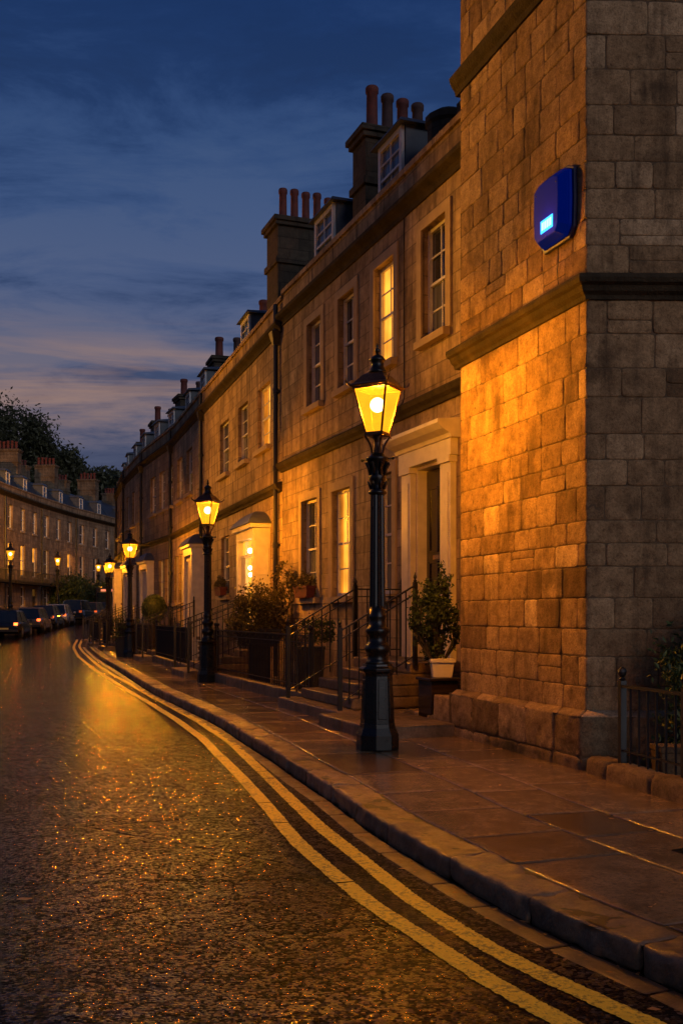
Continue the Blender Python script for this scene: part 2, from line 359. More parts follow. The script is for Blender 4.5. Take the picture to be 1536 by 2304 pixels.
def stone(mb, u0, u1, v0, v1, mapf, cell=.05, bev=.01, depth=.014, rough=.006, lift=0., gap=.004, jit=.004, tone=(.5, .5, .5), tilt=0., corner=.02):
    w = u1-u0-2*gap; h = v1-v0-2*gap; sd = random.random()*50
    def axis(L):
        n = max(1, int((L-2*bev*2.5)/cell)); inner = np.linspace(bev*2.5, L-bev*2.5, n+1)
        return np.concatenate([[0, bev], inner, [L-bev, L]])
    U, V = np.meshgrid(axis(w), axis(h), indexing='ij'); nu, nv = U.shape
    ed = np.minimum(np.minimum(U, w-U), np.minimum(V, h-V))
    H = lift+np.where(ed <= 1e-9, -depth, np.where(ed <= bev*1.01, -depth*.22, 0.))
    fu, fv = (U+u0)*9+sd, (V+v0)*9+sd
    H = H+np.where(ed > 1e-9, 1, .6)*fbm(fu, fv, sd)*rough*2 + tilt*random.uniform(-1, 1)*(U-w/2)+tilt*random.uniform(-1, 1)*(V-h/2)
    # worn corners and wandering edges
    cu = np.minimum(U, w-U); cv = np.minimum(V, h-V); cd = cu+cv
    pull = np.clip(1-cd/(corner*1.6), 0, 1)*corner*.35
    jx = (fbm(fu*.9+9, fv*.9, sd+1))*jit*2; jy = (fbm(fu*.9, fv*.9+9, sd+2))*jit*2
    UU = U+u0+gap+np.where(U < w/2, pull, -pull)+jx; VV = V+v0+gap+np.where(V < h/2, pull, -pull)+jy
    o = len(mb.v)
    for i in range(nu):
        for j in range(nv): mb.v.append(tuple(float(q) for q in mapf(UU[i, j], VV[i, j], H[i, j])))
    mb.tone += [tone]*(nu*nv)
    for i in range(nu-1):
        for j in range(nv-1): mb.f.append((o+i*nv+j, o+(i+1)*nv+j, o+(i+1)*nv+j+1, o+i*nv+j+1))

# kerb curve by arc length
class Curve:
    def __init__(s, f, y0, y1, off=0.):
        ys = np.arange(y0, y1, .05); s.p = np.array([(f(y), y) for y in ys]); d = np.linalg.norm(np.diff(s.p, axis=0), axis=1); s.s = np.concatenate([[0], np.cumsum(d)])
        t = np.gradient(s.p, axis=0); t /= np.linalg.norm(t, axis=1)[:, None]; k = np.ones(41)/41
        for c in (0, 1): t[:, c] = np.convolve(np.pad(t[:, c], 20, mode='edge'), k, 'valid')
        s.n = np.stack([t[:, 1], -t[:, 0]], 1); s.n /= np.linalg.norm(s.n, axis=1)[:, None]; s.L = s.s[-1]
    def at(s, u, off):
        x = np.interp(u, s.s, s.p[:, 0])+np.interp(u, s.s, s.n[:, 0])*off
        y = np.interp(u, s.s, s.p[:, 1])+np.interp(u, s.s, s.n[:, 1])*off
        return x, y
KC = Curve(kerbR, -8, 100)
KW = .30
def kerb_map(u, v, h):
    """v: 0 at the back of the kerb top .. KW at the arris .. KW+.15 at the gutter"""
    r = .018
    if v <= KW-r: x, y = KC.at(u, KW-v); return x, y, gz(x, y)+KH+h
    if v < KW+r*.57:
        a = (v-(KW-r))/(r*1.57)*math.pi/2; x, y = KC.at(u, r-(r+h)*math.sin(a)); return x, y, gz(x, y)+KH-r+(r+h)*math.cos(a)
    x, y = KC.at(u, -h); return x, y, gz(x, y)+KH-r-(v-KW-r*.57)
mb = MB(); u = 0
while u < KC.L-1:
    L = random.uniform(.75, 1.15); far = u > 45
    if far: L *= 1.5
    stone(mb, u, min(u+L, KC.L), 0, KW+.15, kerb_map, cell=.3 if far else .028, bev=.006, depth=.02, rough=.024, gap=.005, jit=.016, lift=random.uniform(-.006, .006), tone=(random.uniform(.15, .85), random.uniform(0, .9), 0), corner=.03)
    u += L
o = mb.build('kerb', M['kerb'], smooth=True); o['kind'] = 'structure'
# left kerb
mb = MB(); KL2 = Curve(kerbL, -10, 132); u = 0
while u < KL2.L-1.2:
    a = [KL2.at(u+.005, 0), KL2.at(u+1.195, 0), KL2.at(u+1.195, -.17), KL2.at(u+.005, -.17)]; z = [gz(*q) for q in a]
    mb.cur = (random.random()*.8, .3, 0)
    mb.add([(q[0], q[1], zz-.05) for q, zz in zip(a, z)]+[(q[0], q[1], zz+KH+.003) for q, zz in zip(a, z)], [(4, 5, 6, 7), (0, 1, 5, 4), (1, 2, 6, 5), (2, 3, 7, 6), (3, 0, 4, 7)]); u += 1.2
o = mb.build('far_kerb', M['kerb'], bevel=.01); o['kind'] = 'structure'
# flagstones
def slab_map(u, v, h):
    x, y = KC.at(u, v); return x, y, gz(x, y)+KH+h
mb = MB(); v = KW+.004
for row in range(7):
    wv = [.78, .62, .9, .7, .85, .75, .8][row]; u = random.uniform(-.5, 0)+.5
    while u < KC.L-2:
        L = random.uniform(.7, 1.5); far = u > 40
        if far: L *= 1.6
        tn = random.uniform(.1, .8)
        stone(mb, u, u+L, v, v+wv, slab_map, cell=.5 if far else .07, bev=.004, depth=.007, rough=.0036, gap=.006, jit=.004, lift=random.uniform(-.002, .002), tilt=.003, tone=(tn, random.uniform(0, .8), 0), corner=.02)
        u += L
    v += wv
o = mb.build('pavement', M['slab'], smooth=True); o['kind'] = 'structure'
# yellow lines
def yline(name, f, y0, y1, w=.056, dash=None):
    mb = MB(); c = Curve(f, y0, y1); us = np.arange(0, c.L, .012); prev = False; nxt = random.uniform(.4, 1.2); jog = 0.; gap = 0
    for k, u in enumerate(us):
        if u > nxt: nxt = u+random.uniform(.5, 1.9); jog = random.uniform(-.006, .006); gap = random.choice((0, 0, 0, 1))
        if gap > 0: gap -= 1; prev = False; continue
        e1 = w+.010*(random.random()-.5)+.006*float(vnoise(np.array(u*7.), np.array(1.), 3))+jog; e2 = w+.010*(random.random()-.5)+.006*float(vnoise(np.array(u*6.), np.array(5.), 4))-jog
        a = c.at(u, -e1); b = c.at(u, e2); n0 = len(mb.v)
        mb.v += [(a[0], a[1], gz(*a)+.004), (b[0], b[1], gz(*b)+.004)]; mb.tone += [(.5,)*3]*2
        if prev: mb.f.append((n0-2, n0-1, n0+1, n0))
        prev = True
    o = mb.build(name, M['line']); o['kind'] = 'structure'; return o
yline('road_marking', lineR, 2.8, 56.5); yline('road_marking', lineL, 2.8, 56)
yline('road_marking', lambda y: kerbL(y)+.3, 38, 53); yline('road_marking', lambda y: kerbL(y)+.55, 38, 52.5)
# tar seams of old road repairs
mb = MB()
for pts in ([(-4.2, 6.0), (-3.2, 6.12), (-2.1, 6.2), (-1.1, 6.33), (-.68, 6.3), (-.1, 6.4), (.32, 6.42)], [(-.68, 6.3), (-.6, 5.9), (-.5, 5.5), (-.38, 5.27), (-.1, 5.31), (.1, 5.37), (.5, 5.42)]):
    P_ = []
    for a, b in zip(pts[:-1], pts[1:]):
        for k in range(14): q = k/14; P_.append((a[0]+(b[0]-a[0])*q+random.gauss(0, .008), a[1]+(b[1]-a[1])*q+random.gauss(0, .012)))
    for k in range(len(P_)-1):
        w_ = random.uniform(.004, .011); a, b = P_[k], P_[k+1]; mb.quad((a[0]-w_*.4, a[1]-w_, .003), (b[0]+w_*.4, b[1]-w_, .003), (b[0]+w_*.4, b[1]+w_, .003), (a[0]-w_*.4, a[1]+w_, .003))
o = mb.build('tar_seam', simple('tar', (.003, .003, .003), .95, bump=.2, spec=.05)); o['kind'] = 'structure'
# sunken gutter setts beside the kerb
def gut_map(u, v, h): x, y = KC.at(u, -v); return x, y, gz(x, y)+.004+h
mb = MB(); u = 5
while u < 60:
    L = random.uniform(.5, .9); stone(mb, u, u+L, .01, .17, gut_map, cell=.08, bev=.006, depth=.006, rough=.002, gap=.006, tone=(random.uniform(0, .5), .5, 0)); u += L
o = mb.build('gutter_paving', M['kerb'], smooth=True); o['kind'] = 'structure'

# ------------------------------------------------------------------ leaves
def leaves(mb, n, sampler, size, flat=0.):
    for _ in range(n):
        p = sampler(); s = size*random.uniform(.6, 1.25)
        a = Vector((random.gauss(0, 1), random.gauss(0, 1), random.gauss(0, 1)*(1-flat))).normalized()
        b = a.cross(Vector((random.gauss(0, 1), random.gauss(0, 1), random.gauss(0, 1)))).normalized(); c = a.cross(b)
        p = Vector(p); t = a*s; w = b*s*.42; k = c*s*.12
        mb.add([p-t, p+w+k, p+t, p-w+k], [(0, 1, 2, 3)])
def blob(cx, cy, cz, rx, ry, rz, clumps=26, cl=.22, seed=1, hollow=.55):
    r = random.Random(seed); cs = []
    for _ in range(clumps):
        while 1:
            q = Vector((r.uniform(-1, 1), r.uniform(-1, 1), r.uniform(-1, 1)))
            if hollow < q.length < 1: break
        cs.append((Vector((cx+q.x*rx, cy+q.y*ry, cz+q.z*rz)), cl*r.uniform(.5, 1.3)))
    m = max(rx, ry, rz)
    def f():
        c, s = random.choice(cs); return c+Vector((random.gauss(0, 1)*s*rx, random.gauss(0, 1)*s*ry, random.gauss(0, 1)*s*rz))
    f.cs = cs; return f

# ------------------------------------------------------------------ street lamps
def make_lamp():
    r = empty('street_lamp', (0, 0, 0), 0, 'x', 'street lamp')
    mb = MB(); o8 = math.pi/8
    mb.lathe([(.235, 0), (.24, .02), (.24, .17), (.225, .2), (.2, .25), (.195, .3)], 8, rot=o8)
    mb.build('base', M['iron'], r, bevel=.006)
    mb = MB()
    mb.lathe([(.19, .29), (.168, .82), (.175, .85), (.205, .875), (.21, .905), (.17, .93), (.165, .955)], 8, rot=o8)
    for k in range(8):       # raised panels on the pedestal
        a = math.pi/4*k; ca, sa = math.cos(a), math.sin(a)
        def pt(rr, t, z): return (rr*ca-t*sa, rr*sa+t*ca, z)
        r0, r1 = .19*.924+.006, .17*.924+.008
        mb.add([pt(r0, -.05, .35), pt(r0, .05, .35), pt(r1, .043, .78), pt(r1, -.043, .78), pt(r0-.02, -.055, .34), pt(r0-.02, .055, .34), pt(r1-.02, .048, .79), pt(r1-.02, -.048, .79)],
               [(0, 1, 2, 3), (4, 5, 1, 0), (5, 6, 2, 1), (6, 7, 3, 2), (7, 4, 0, 3)])
    mb.build('pedestal', M['iron'], r, bevel=.004)
    mb = MB()
    mb.lathe([(.15, .95), (.12, .99), (.105, 1.03), (.12, 1.07), (.145, 1.1), (.15, 1.13), (.13, 1.17), (.105, 1.2), (.1, 1.25), (.115, 1.28), (.135, 1.31), (.135, 1.34), (.1, 1.37), (.092, 1.42),
              (.09, 1.45), (.1, 1.47), (.1, 1.49), (.088, 1.51), (.086, 1.6)], 20)
    mb.build('moulded_neck', M['iron'], r, smooth=True)
    mb = MB(); n = 32; prof = [(.084, 1.58), (.08, 1.9), (.076, 2.4), (.072, 2.84)]; vs = []
    for rr, z in prof:
        for i in range(n): vs.append(((rr+(.005 if i % 2 else -.003))*math.cos(2*math.pi*i/n), (rr+(.005 if i % 2 else -.003))*math.sin(2*math.pi*i/n), z))
    mb.add(vs, [(j*n+i, j*n+(i+1) % n, (j+1)*n+(i+1) % n, (j+1)*n+i) for j in range(len(prof)-1) for i in range(n)])
    mb.build('fluted_shaft', M['iron'], r)
    mb = MB()
    mb.lathe([(.07, 2.83), (.105, 2.85), (.105, 2.87), (.08, 2.89), (.075, 2.95), (.09, 3.0), (.1, 3.03), (.085, 3.06), (.08, 3.1), (.095, 3.16), (.125, 3.22), (.135, 3.24), (.125, 3.255), (.09, 3.265), (.07, 3.3)], 20)
    for k in range(8):
        a = math.pi/4*k; ca, sa = math.cos(a), math.sin(a)
        mb.tube([(ca*.08, sa*.08, 3.05), (ca*.1, sa*.1, 3.13), (ca*.13, sa*.13, 3.19), (ca*.15, sa*.15, 3.18)], [.016, .02, .018, .006], 5)
        mb.tube([(ca*.075, sa*.075, 2.9), (ca*.098, sa*.098, 2.96), (ca*.115, sa*.115, 2.985)], [.014, .016, .006], 5)
    mb.tube([(-.19, 0, 3.235), (.19, 0, 3.235)], .011, 6)   # ladder rest
    mb.sphere((-.19, 0, 3.235), .02, 6, 5); mb.sphere((.19, 0, 3.235), .02, 6, 5)
    mb.build('capital', M['iron'], r, smooth=True)
    mb = MB()    # frog bracket under the lantern
    mb.lathe([(.05, 3.28), (.045, 3.36), (.035, 3.42), (.05, 3.49)], 12)
    for k in range(4):
        a = math.pi/2*k+math.pi/4; ca, sa = math.cos(a), math.sin(a)
        mb.tube([(ca*.06, sa*.06, 3.3), (ca*.075, sa*.075, 3.37), (ca*.11, sa*.11, 3.44), (ca*.15, sa*.15, 3.49), (ca*.165, sa*.165, 3.475)], [.012, .014, .013, .012, .008], 6)
    mb.box(-.112, .112, -.112, .112, 3.492, 3.51)
    mb.build('lantern_bracket', M['copper'], r, smooth=False)
    zb, zt, hb, ht = 3.51, 4.02, .102, .205
    mb = MB()
    for sx in (-1, 1):
        for sy in (-1, 1):
            mb.add([(sx*(hb-d), sy*(hb-e), zb) for d, e in ((0, 0), (.018, 0), (.018, .018), (0, .018))]+[(sx*(ht-d), sy*(ht-e), zt) for d, e in ((0, 0), (.018, 0), (.018, .018), (0, .018))],
                   [(0, 1, 2, 3), (4, 5, 6, 7), (0, 1, 5, 4), (1, 2, 6, 5), (2, 3, 7, 6), (3, 0, 4, 7)])
    for z, h in ((zb, hb), (zt-.018, ht-.002)):
        for s2 in (-1, 1):
            mb.box(-h, h, s2*h-.009, s2*h+.009, z, z+.02); mb.box(s2*h-.009, s2*h+.009, -h, h, z+.0015, z+.0185)
    mb.build('lantern_frame', M['copper'], r)
    for k in range(4):
        c, s_ = math.cos(math.pi/2*k), math.sin(math.pi/2*k)
        def R(x, y, z): return (x*c-y*s_, x*s_+y*c, z)
        mb = MB(); e = .006
        mb.quad(R(-hb+e, hb-.008, zb+.01), R(hb-e, hb-.008, zb+.01), R(ht-e, ht-.008, zt-.01), R(-ht+e, ht-.008, zt-.01)); mb.build('glass_pane', M['pane'], r)
    # flared roof: curved square pyramid, neck, cap and finial
    mb = MB(); q = math.pi/4; k2 = math.sqrt(2)
    mb.lathe([(.19*k2, 4.012), (.235*k2, 4.03), (.238*k2, 4.045), (.2*k2, 4.07), (.17*k2, 4.11), (.125*k2, 4.165), (.075*k2, 4.2)], 4, rot=q)
    mb.build('lantern_roof', M['copper'], r, bevel=.004)
    o4 = [(1, 1), (1, -1), (-1, 1), (-1, -1)]
    for sx, sy in o4:
        mb = MB(); mb.tube([(sx*.205, sy*.205, 4.035), (sx*.235, sy*.235, 4.05), (sx*.26, sy*.26, 4.075), (sx*.268, sy*.268, 4.11)], [.016, .014, .012, .004], 6); mb.build('roof_horn', M['copper'], r, smooth=True)
    mb = MB()
    mb.lathe([(.1, 4.195), (.108, 4.205), (.095, 4.22), (.075, 4.27), (.07, 4.31), (.088, 4.33), (.092, 4.345), (.06, 4.38), (.03, 4.395), (.018, 4.41)], 12)
    mb.build('vent_neck', M['iron'], r, smooth=True)
    mb = MB(); mb.lathe([(.012, 4.4), (.022, 4.43), (.034, 4.45), (.022, 4.465), (.014, 4.475), (.022, 4.49), (.004, 4.53)], 10); mb.build('finial', M['iron'], r, smooth=True)
    mb = MB(); mb.sphere((0, 0, 3.84), .082, 16, 12); mb.build('bulb', M['bulb'], r, smooth=True)
    li = bpy.data.lights.new('lamp_glow', 'POINT'); li.energy = 5600; li.color = (1., .38, .014); li.shadow_soft_size = .093
    lo = bpy.data.objects.new('lamp_glow', li); COL.objects.link(lo); lo.location = (0, 0, 3.84); lo.parent = r
    return r
def mat_pane():
    t = Nt('frosted_lamp_glass'); tr = t.n('BsdfTransparent', None, Color=(1., .85, .5)); e = t.n('Emission', None, Color=(1., .365, .012), Strength=1.9)
    tl = t.n('BsdfTranslucent', None, Color=(.024, .019, .004)); mx = t.n('MixShader', None, i0=.58, i1=tr.outputs[0], i2=e.outputs[0])
    mx2 = t.n('MixShader', None, i0=.06, i1=mx.outputs[0], i2=tl.outputs[0])
    t.t.links.new(mx2.outputs[0], t.out.inputs[0]); return t.m
M['pane'] = mat_pane(); M['bulb'] = emis('bulb_glow', (1., .76, .42), 24.)
lamp0 = make_lamp()
def place_lamp(x, y, sc, rz, label, group=None, first=False):
    o = lamp0 if first else copy_tree(lamp0)
    o.location = (x, y, gz(x, y)+KH-.002); o.scale = (sc,)*3; o.rotation_euler = (0, 0, rz); o['label'] = label; o['category'] = 'street lamp'; o['group'] = group or 'black victorian street lamps along the pavement'
    return o
place_lamp(.40, 11.4, 1., math.radians(-28), 'largest and nearest black iron street lamp, lit yellow, on the pavement beside the corner building', first=True)
place_lamp(-2.99, 22.9, 1., math.radians(-20), 'second lit street lamp from the front, before the house with the glowing porch')
place_lamp(-7.5, 36.3, 1., math.radians(-35), 'third lit street lamp from the front, beside the round clipped bush')
place_lamp(-11.65, 51.5, 1., math.radians(-10), 'fourth street lamp on the near pavement, just past the end of the double yellow lines')
place_lamp(-14.3, 62.5, 1., 0, 'farthest street lamp on the near pavement, partly hidden behind the fourth')
gl = 'street lamps in front of the far crescent'
FAR = []
FAR.append(place_lamp(-20.7, 64, 1.2, .2, 'lit lamp across the road at the left edge, above the first dark parked car', gl))
FAR.append(place_lamp(-22.1, 79.7, 1.2, .3, 'middle lit lamp across the road, rising behind the white car', gl))
FAR.append(place_lamp(-22.55, 95, 1.2, .1, 'lit lamp across the road nearest the bus, before the dark shrubs', gl))
fl = bpy.data.objects['lamp_glow'].data.copy(); fl.energy = 1500; fl.shadow_soft_size = .11
for o in FAR:
    for c in bpy.data.objects:
        if c.parent == o and c.type == 'LIGHT': c.data = fl
# one more lamp added unseen behind the camera, as warm fill
place_lamp(4.6, -2.2, 1., .2, 'unseen fill lamp added on the near pavement behind the camera', 'unseen fill lamps added behind the camera')
bl = bpy.data.objects['lamp_glow'].data.copy(); bl.energy = 2600
bpy.data.objects[[o.name for o in bpy.data.objects if o.name.startswith('lamp_glow')][-1]].data = bl
def fill_lamp(x, y, tx, ty, tz, en, label, sz=52):
    """unseen fill light added on a tall post, its spot aimed at the facades"""
    a = math.atan2(ty-y, tx-x); r = empty('fill_light', (x, y, gz(x, y)+KH), a, label, 'added fill light', 'unseen fill lights added on the opposite pavement')
    mb = MB(); mb.lathe([(.14, 0), (.14, .9), (.09, 1.), (.07, 7.6)], 12); mb.tube([(0, 0, 7.5), (0, 0, 7.9), (.25, 0, 8.15), (.7, 0, 8.2)], .04, 8); mb.build('post', M['iron'], r, smooth=True)
    mb = MB(); mb.frustum((.55, 1.25, -.16, .16), (.65, 1.1, -.1, .1), 8.17, 8.32); mb.build('hood', M['iron'], r)
    mb = MB(); mb.frustum((.68, 1.12, -.1, .1), (.62, 1.18, -.13, .13), 8.1, 8.168); mb.build('lantern_glass', M['bulb'], r)
    li = bpy.data.lights.new('fill_glow', 'SPOT'); li.energy = en; li.color = (1., .38, .016); li.spot_size = math.radians(sz); li.spot_blend = 1.; li.shadow_soft_size = .2  # warm fill added from out of view to even out the facades
    lo = bpy.data.objects.new('fill_glow', li); COL.objects.link(lo); lo.parent = r; lo.location = (.9, 0, 8.02)
    d = Vector((math.hypot(tx-x, ty-y)-.9, 0, tz-8.1)); lo.rotation_euler = d.to_track_quat('-Z', 'Y').to_euler()
fill_lamp(-9.8, 19.6, 2.1, 11.6, 6.3, 8500, 'unseen fill light added across the road, level with the corner building')
fill_lamp(-13.6, 31, -2.6, 28.5, 7.6, 4000, 'unseen fill light added across the road, level with the glowing porch', 80)
fill_lamp(-21.6, 60, -25.3, 86., 7.6, 19000, 'unseen fill light added before the crescent, left of the parked cars', 60)

# ------------------------------------------------------------------ windows, doors
def opening_wall(mb, L, z0, z1, ops, t=.2, y=0.):
    xs = sorted(set([0, L]+[v for o in ops for v in o[:2]])); zs = sorted(set([z0, z1]+[v for o in ops for v in o[2:4]]))
    for i in range(len(xs)-1):
        for j in range(len(zs)-1):
            cx, cz = (xs[i]+xs[i+1])/2, (zs[j]+zs[j+1])/2
            if not any(o[0] < cx < o[1] and o[2] < cz < o[3] for o in ops):
                mb.quad((xs[i], y, zs[j]), (xs[i+1], y, zs[j]), (xs[i+1], y, zs[j+1]), (xs[i], y, zs[j+1]))
    for a, b, c, d in ops:
        mb.quad((a, y, c), (a, y-t, c), (a, y-t, d), (a, y, d)); mb.quad((b, y, c), (b, y-t, c), (b, y-t, d), (b, y, d))
        mb.quad((a, y, d), (b, y, d), (b, y-t, d), (a, y-t, d)); mb.quad((a, y, c), (b, y, c), (b, y-t, c), (a, y-t, c))
WC = {}
def window(parent, x0, x1, z0, z1, y=-.1, pane='gdark', cols=2, rows=2, fw=.055, sill=True, surround=.0, name='window', lower=None, detail=True, split=.5):
    """window frame mesh is a part; panes, sill and surround its sub-parts. Modelled around its own origin so far copies share meshes"""
    w, h = x1-x0, z1-z0; key = (round(w, 2), round(h, 2), cols, rows, fw, sill, surround, pane, lower, detail, split)
    if key not in WC:
        fm = MB(); zm = h*split
        fm.box(0, fw, -.06, 0, 0, h); fm.box(w-fw, w, -.06, 0, 0, h); fm.box(fw, w-fw, -.058, -.002, h-fw, h); fm.box(fw, w-fw, -.058, -.002, 0, fw*1.3)
        if detail:
            fm.box(fw, w-fw, -.052, -.01, zm-.022, zm+.022)
            for (a, b, yy) in ((fw*1.3, zm-.022, -.05), (zm+.022, h-fw, -.028)):
                for k in range(1, cols): xx = fw+(w-2*fw)*k/cols; fm.box(xx-.012, xx+.012, yy-.012, yy+.012, a, b)
                for k in range(1, rows): zz = a+(b-a)*k/rows; fm.box(fw, w-fw, yy-.010, yy+.010, zz-.012, zz+.012)
        else:
            fm.box(fw, w-fw, -.052, -.01, zm-.03, zm+.03)
        p1 = MB(); p1.quad((fw*.5, -.056, zm), (w-fw*.5, -.056, zm), (w-fw*.5, -.056, h-.01), (fw*.5, -.056, h-.01)); p2 = MB(); p2.quad((fw*.5, -.057, .01), (w-fw*.5, -.057, .01), (w-fw*.5, -.057, zm), (fw*.5, -.057, zm))
        sm = None; rm = None
        if sill: sm = MB(); sm.box(-.1, w+.1, -.04, .22, -.12, -.002)
        if surround:
            s = surround; rm = MB(); rm.box(-s, 0, .06, .135, 0, h+s); rm.box(w, w+s, .06, .135, 0, h+s); rm.box(0, w, .06, .134, h, h+s)
        WC[key] = (fm.mesh('window', M['whitew']), p1.mesh('pane', M[pane]), p2.mesh('pane', M[lower or pane]), sm and sm.mesh('sill', M['dress']), rm and rm.mesh('surround', M['dress']))
    ms = WC[key]; o = bpy.data.objects.new(name, ms[0]); COL.objects.link(o); o.parent = parent; o.location = (x0, y, z0)
    for nm, m in zip(('pane', 'pane', 'sill', 'surround'), ms[1:]):
        if m: c = bpy.data.objects.new(nm, m); COL.objects.link(c); c.parent = o
    return o

class Seg:
    """house frame: x along the facade away from P, y out to the street"""
    def __init__(s, P, Q):
        s.P = Vector((*P, 0)); s.Q = Vector((*Q, 0)); s.d = (s.Q-s.P).normalized(); s.L = (s.Q-s.P).length; s.n = Vector((-s.d.y, s.d.x, 0)); s.rz = math.atan2(s.d.y, s.d.x)
    def hit(s, px, y=0.):
        k = (px-CX)/F; b = s.P+s.n*y; return (k*b.y-b.x)/(s.d.x-k*s.d.y)
    def w(s, x, y, z=0): p = s.P+s.d*x+s.n*y; return Vector((p.x, p.y, z))

def moulding(mb, L, prof, x0=0., e0=0., e1=0.):
    """profile of (y,z) points swept along x"""
    mb.extrude(prof, 'x', x0-e0, L+e1)

def chimney(h, x, y0, y1, ztop, zb=8.6, w=.9, pots=4, pmat='pot', st='stack', ph=.95, hs=None, band=True, r=.145):
    mb = MB(); mb.box(x, x+w, y1, y0, zb, ztop-.22)
    mb.box(x-.07, x+w+.07, y1-.07, y0+.07, ztop-.22, ztop-.12); mb.box(x-.12, x+w+.12, y1-.12, y0+.12, ztop-.118, ztop)
    if band: mb.box(x-.06, x+w+.06, y1-.06, y0+.06, ztop-1.15, ztop-1.0)
    c = mb.build('chimney', M[st], h, bevel=.012)
    for k in range(pots):
        py = y0-.28-(y0-y1-.5)*k/max(1, pots-1); hh = ph*(hs[k] if hs else random.uniform(.85, 1.05))
        p = MB(); p.lathe([(r*1.12, 0), (r*1.12, .06), (r, .08), (r*.92, hh-.14), (r*1.1, hh-.12), (r*1.12, hh-.03), (r*.98, hh), (r*.8, hh-.01)], 14, (x+w/2, py), ztop)
        p.build('chimney_pot', M['potd' if (pmat == 'mix' and k % 2) else ('pot' if pmat == 'mix' else pmat)], c, smooth=True)
    return c
def dormer(h, x0, x1, z0, z1, y=-.22, back=2.6, pane='gblue'):
    mb = MB(); mb.box(x0-.04, x1+.04, y-back, y-.09, z0, z1)
    mb.frustum((x0-.16, x1+.16, y-back, y+.08), (x0-.12, x1+.12, y-back, y+.04), z1, z1+.07)
    mb.frustum((x0-.1, x1+.1, y-back, y+.02), (x0+.25, x1-.25, y-back, y-.5), z1+.07, z1+.2)
    d = mb.build('dormer', M['lead'], h)
    window(h, x0, x1, z0, z1-.002, y=y-.02, pane=pane, sill=False, fw=.1, name='dormer_window')
    return d

def town_house(name, label, P, Q, ops, ztop=9.15, zcorn=8.42, zstr=4.93, mat='hA', gr=None, roof=True, ground=0., depth=8., cut=()):
    s = Seg(P, Q); r = empty(name, (s.P.x, s.P.y, ground), s.rz, label, 'house', gr or 'stone houses of the near terrace')
    g = -ground; L = s.L
    mb = MB(); opening_wall(mb, L, -.2, zcorn+.02, list(ops)+list(cut))
    D = -depth; zt = zcorn+.02
    mb.quad((0, 0, -.2), (0, D, -.2), (0, D, zt), (0, 0, zt)); mb.quad((L, 0, -.2), (L, D, -.2), (L, D, zt), (L, 0, zt)); mb.quad((0, D, -.2), (L, D, -.2), (L, D, zt), (0, D, zt))
    mb.build('wall', M[mat], r)
    mb = MB(); mb.box(0, L, -.22, -.02, zcorn+.2, ztop-.1); mb.box(-.0, L, -.27, .035, ztop-.1, ztop)
    k = 1.4
    while k < L-1: mb.box(k, k+.012, -.1, -.012, zcorn+.32, ztop-.1); k += 1.3
    mb.build('parapet', M[mat], r)
    mb = MB(); z = zcorn
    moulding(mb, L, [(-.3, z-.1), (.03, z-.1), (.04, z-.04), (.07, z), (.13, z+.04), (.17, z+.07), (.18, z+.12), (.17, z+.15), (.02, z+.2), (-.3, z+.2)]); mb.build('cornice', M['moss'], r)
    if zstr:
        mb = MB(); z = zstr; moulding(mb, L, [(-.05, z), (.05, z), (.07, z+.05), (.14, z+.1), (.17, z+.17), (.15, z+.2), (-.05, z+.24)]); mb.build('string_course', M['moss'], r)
    if roof:
        mb = MB(); mb.extrude([(-.3, zcorn+.3), (-.3, zcorn+.42), (-4.1, zcorn+3.), (-7.9, zcorn+.4), (-7.9, zcorn+.3)], 'x', 0.02, L-.02); mb.build('roof', M['slate'], r)
    return s, r
def downpipe(r, x, z0, z1, y=.09, hop=None, mat='ironf'):
    mb = MB(); mb.tube([(x, y, z0), (x, y, z1)], .055, 10)
    z = z0+1.2
    while z < z1-.5: mb.lathe([(.07, 0), (.072, .03), (.072, .1), (.07, .13)], 10, (x, y), z); mb.box(x-.1, x+.1, .003, y, z+.04, z+.09); z += 1.8
    if hop: mb.frustum((x-.07, x+.07, .003, y+.06), (x-.16, x+.16, .003, y+.13), hop-.3, hop)
    return mb.build('downpipe', M[mat], r)

# ------------------------------------------------------------------ house A (nearest in the terrace)
dA = Vector((-.351, .936))
PA = (1.78-dA.x*2.3, 15.3-dA.y*2.3); QA = (-1.37, 23.7)
sA = Seg(PA, QA)
def op(s, pa, pb, z0, z1): a, b = sorted((s.hit(pa), s.hit(pb))); return (a, b, z0, z1)
upA = [op(sA, 950, 1005, 6.05, 7.85), op(sA, 843, 888, 6.05, 7.85), op(sA, 762, 799, 6.05, 7.85), op(sA, 692, 724, 6.05, 7.85)]
loA = [op(sA, 850, 884, 2.0, 4.12), op(sA, 748, 790, 2.0, 4.1), op(sA, 680, 716, 2.0, 4.1)]
FL = .95
dra = op(sA, 935, 1002, FL, 4.05); dra = (dra[0], min(dra[1], dra[0]+1.25), FL, 4.05)
print('A', sA.L, upA, loA, dra)
_, hA = town_house('stone_house', 'nearest terrace house, with the dark panelled door and the two biggest chimney stacks', PA, QA, upA+loA+[dra], mat='hA')
for i, o_ in enumerate(upA): window(hA, *o_, pane=['gdark', 'lit', 'gdark', 'gnet'][i], lower=['gnet', 'lit', 'gnet', 'gnet'][i], surround=.17)
for i, o_ in enumerate(loA): window(hA, *o_, pane=['gnet', 'lit', 'gdark'][i], lower=['gnet', 'lit', 'gnet'][i], surround=.17)
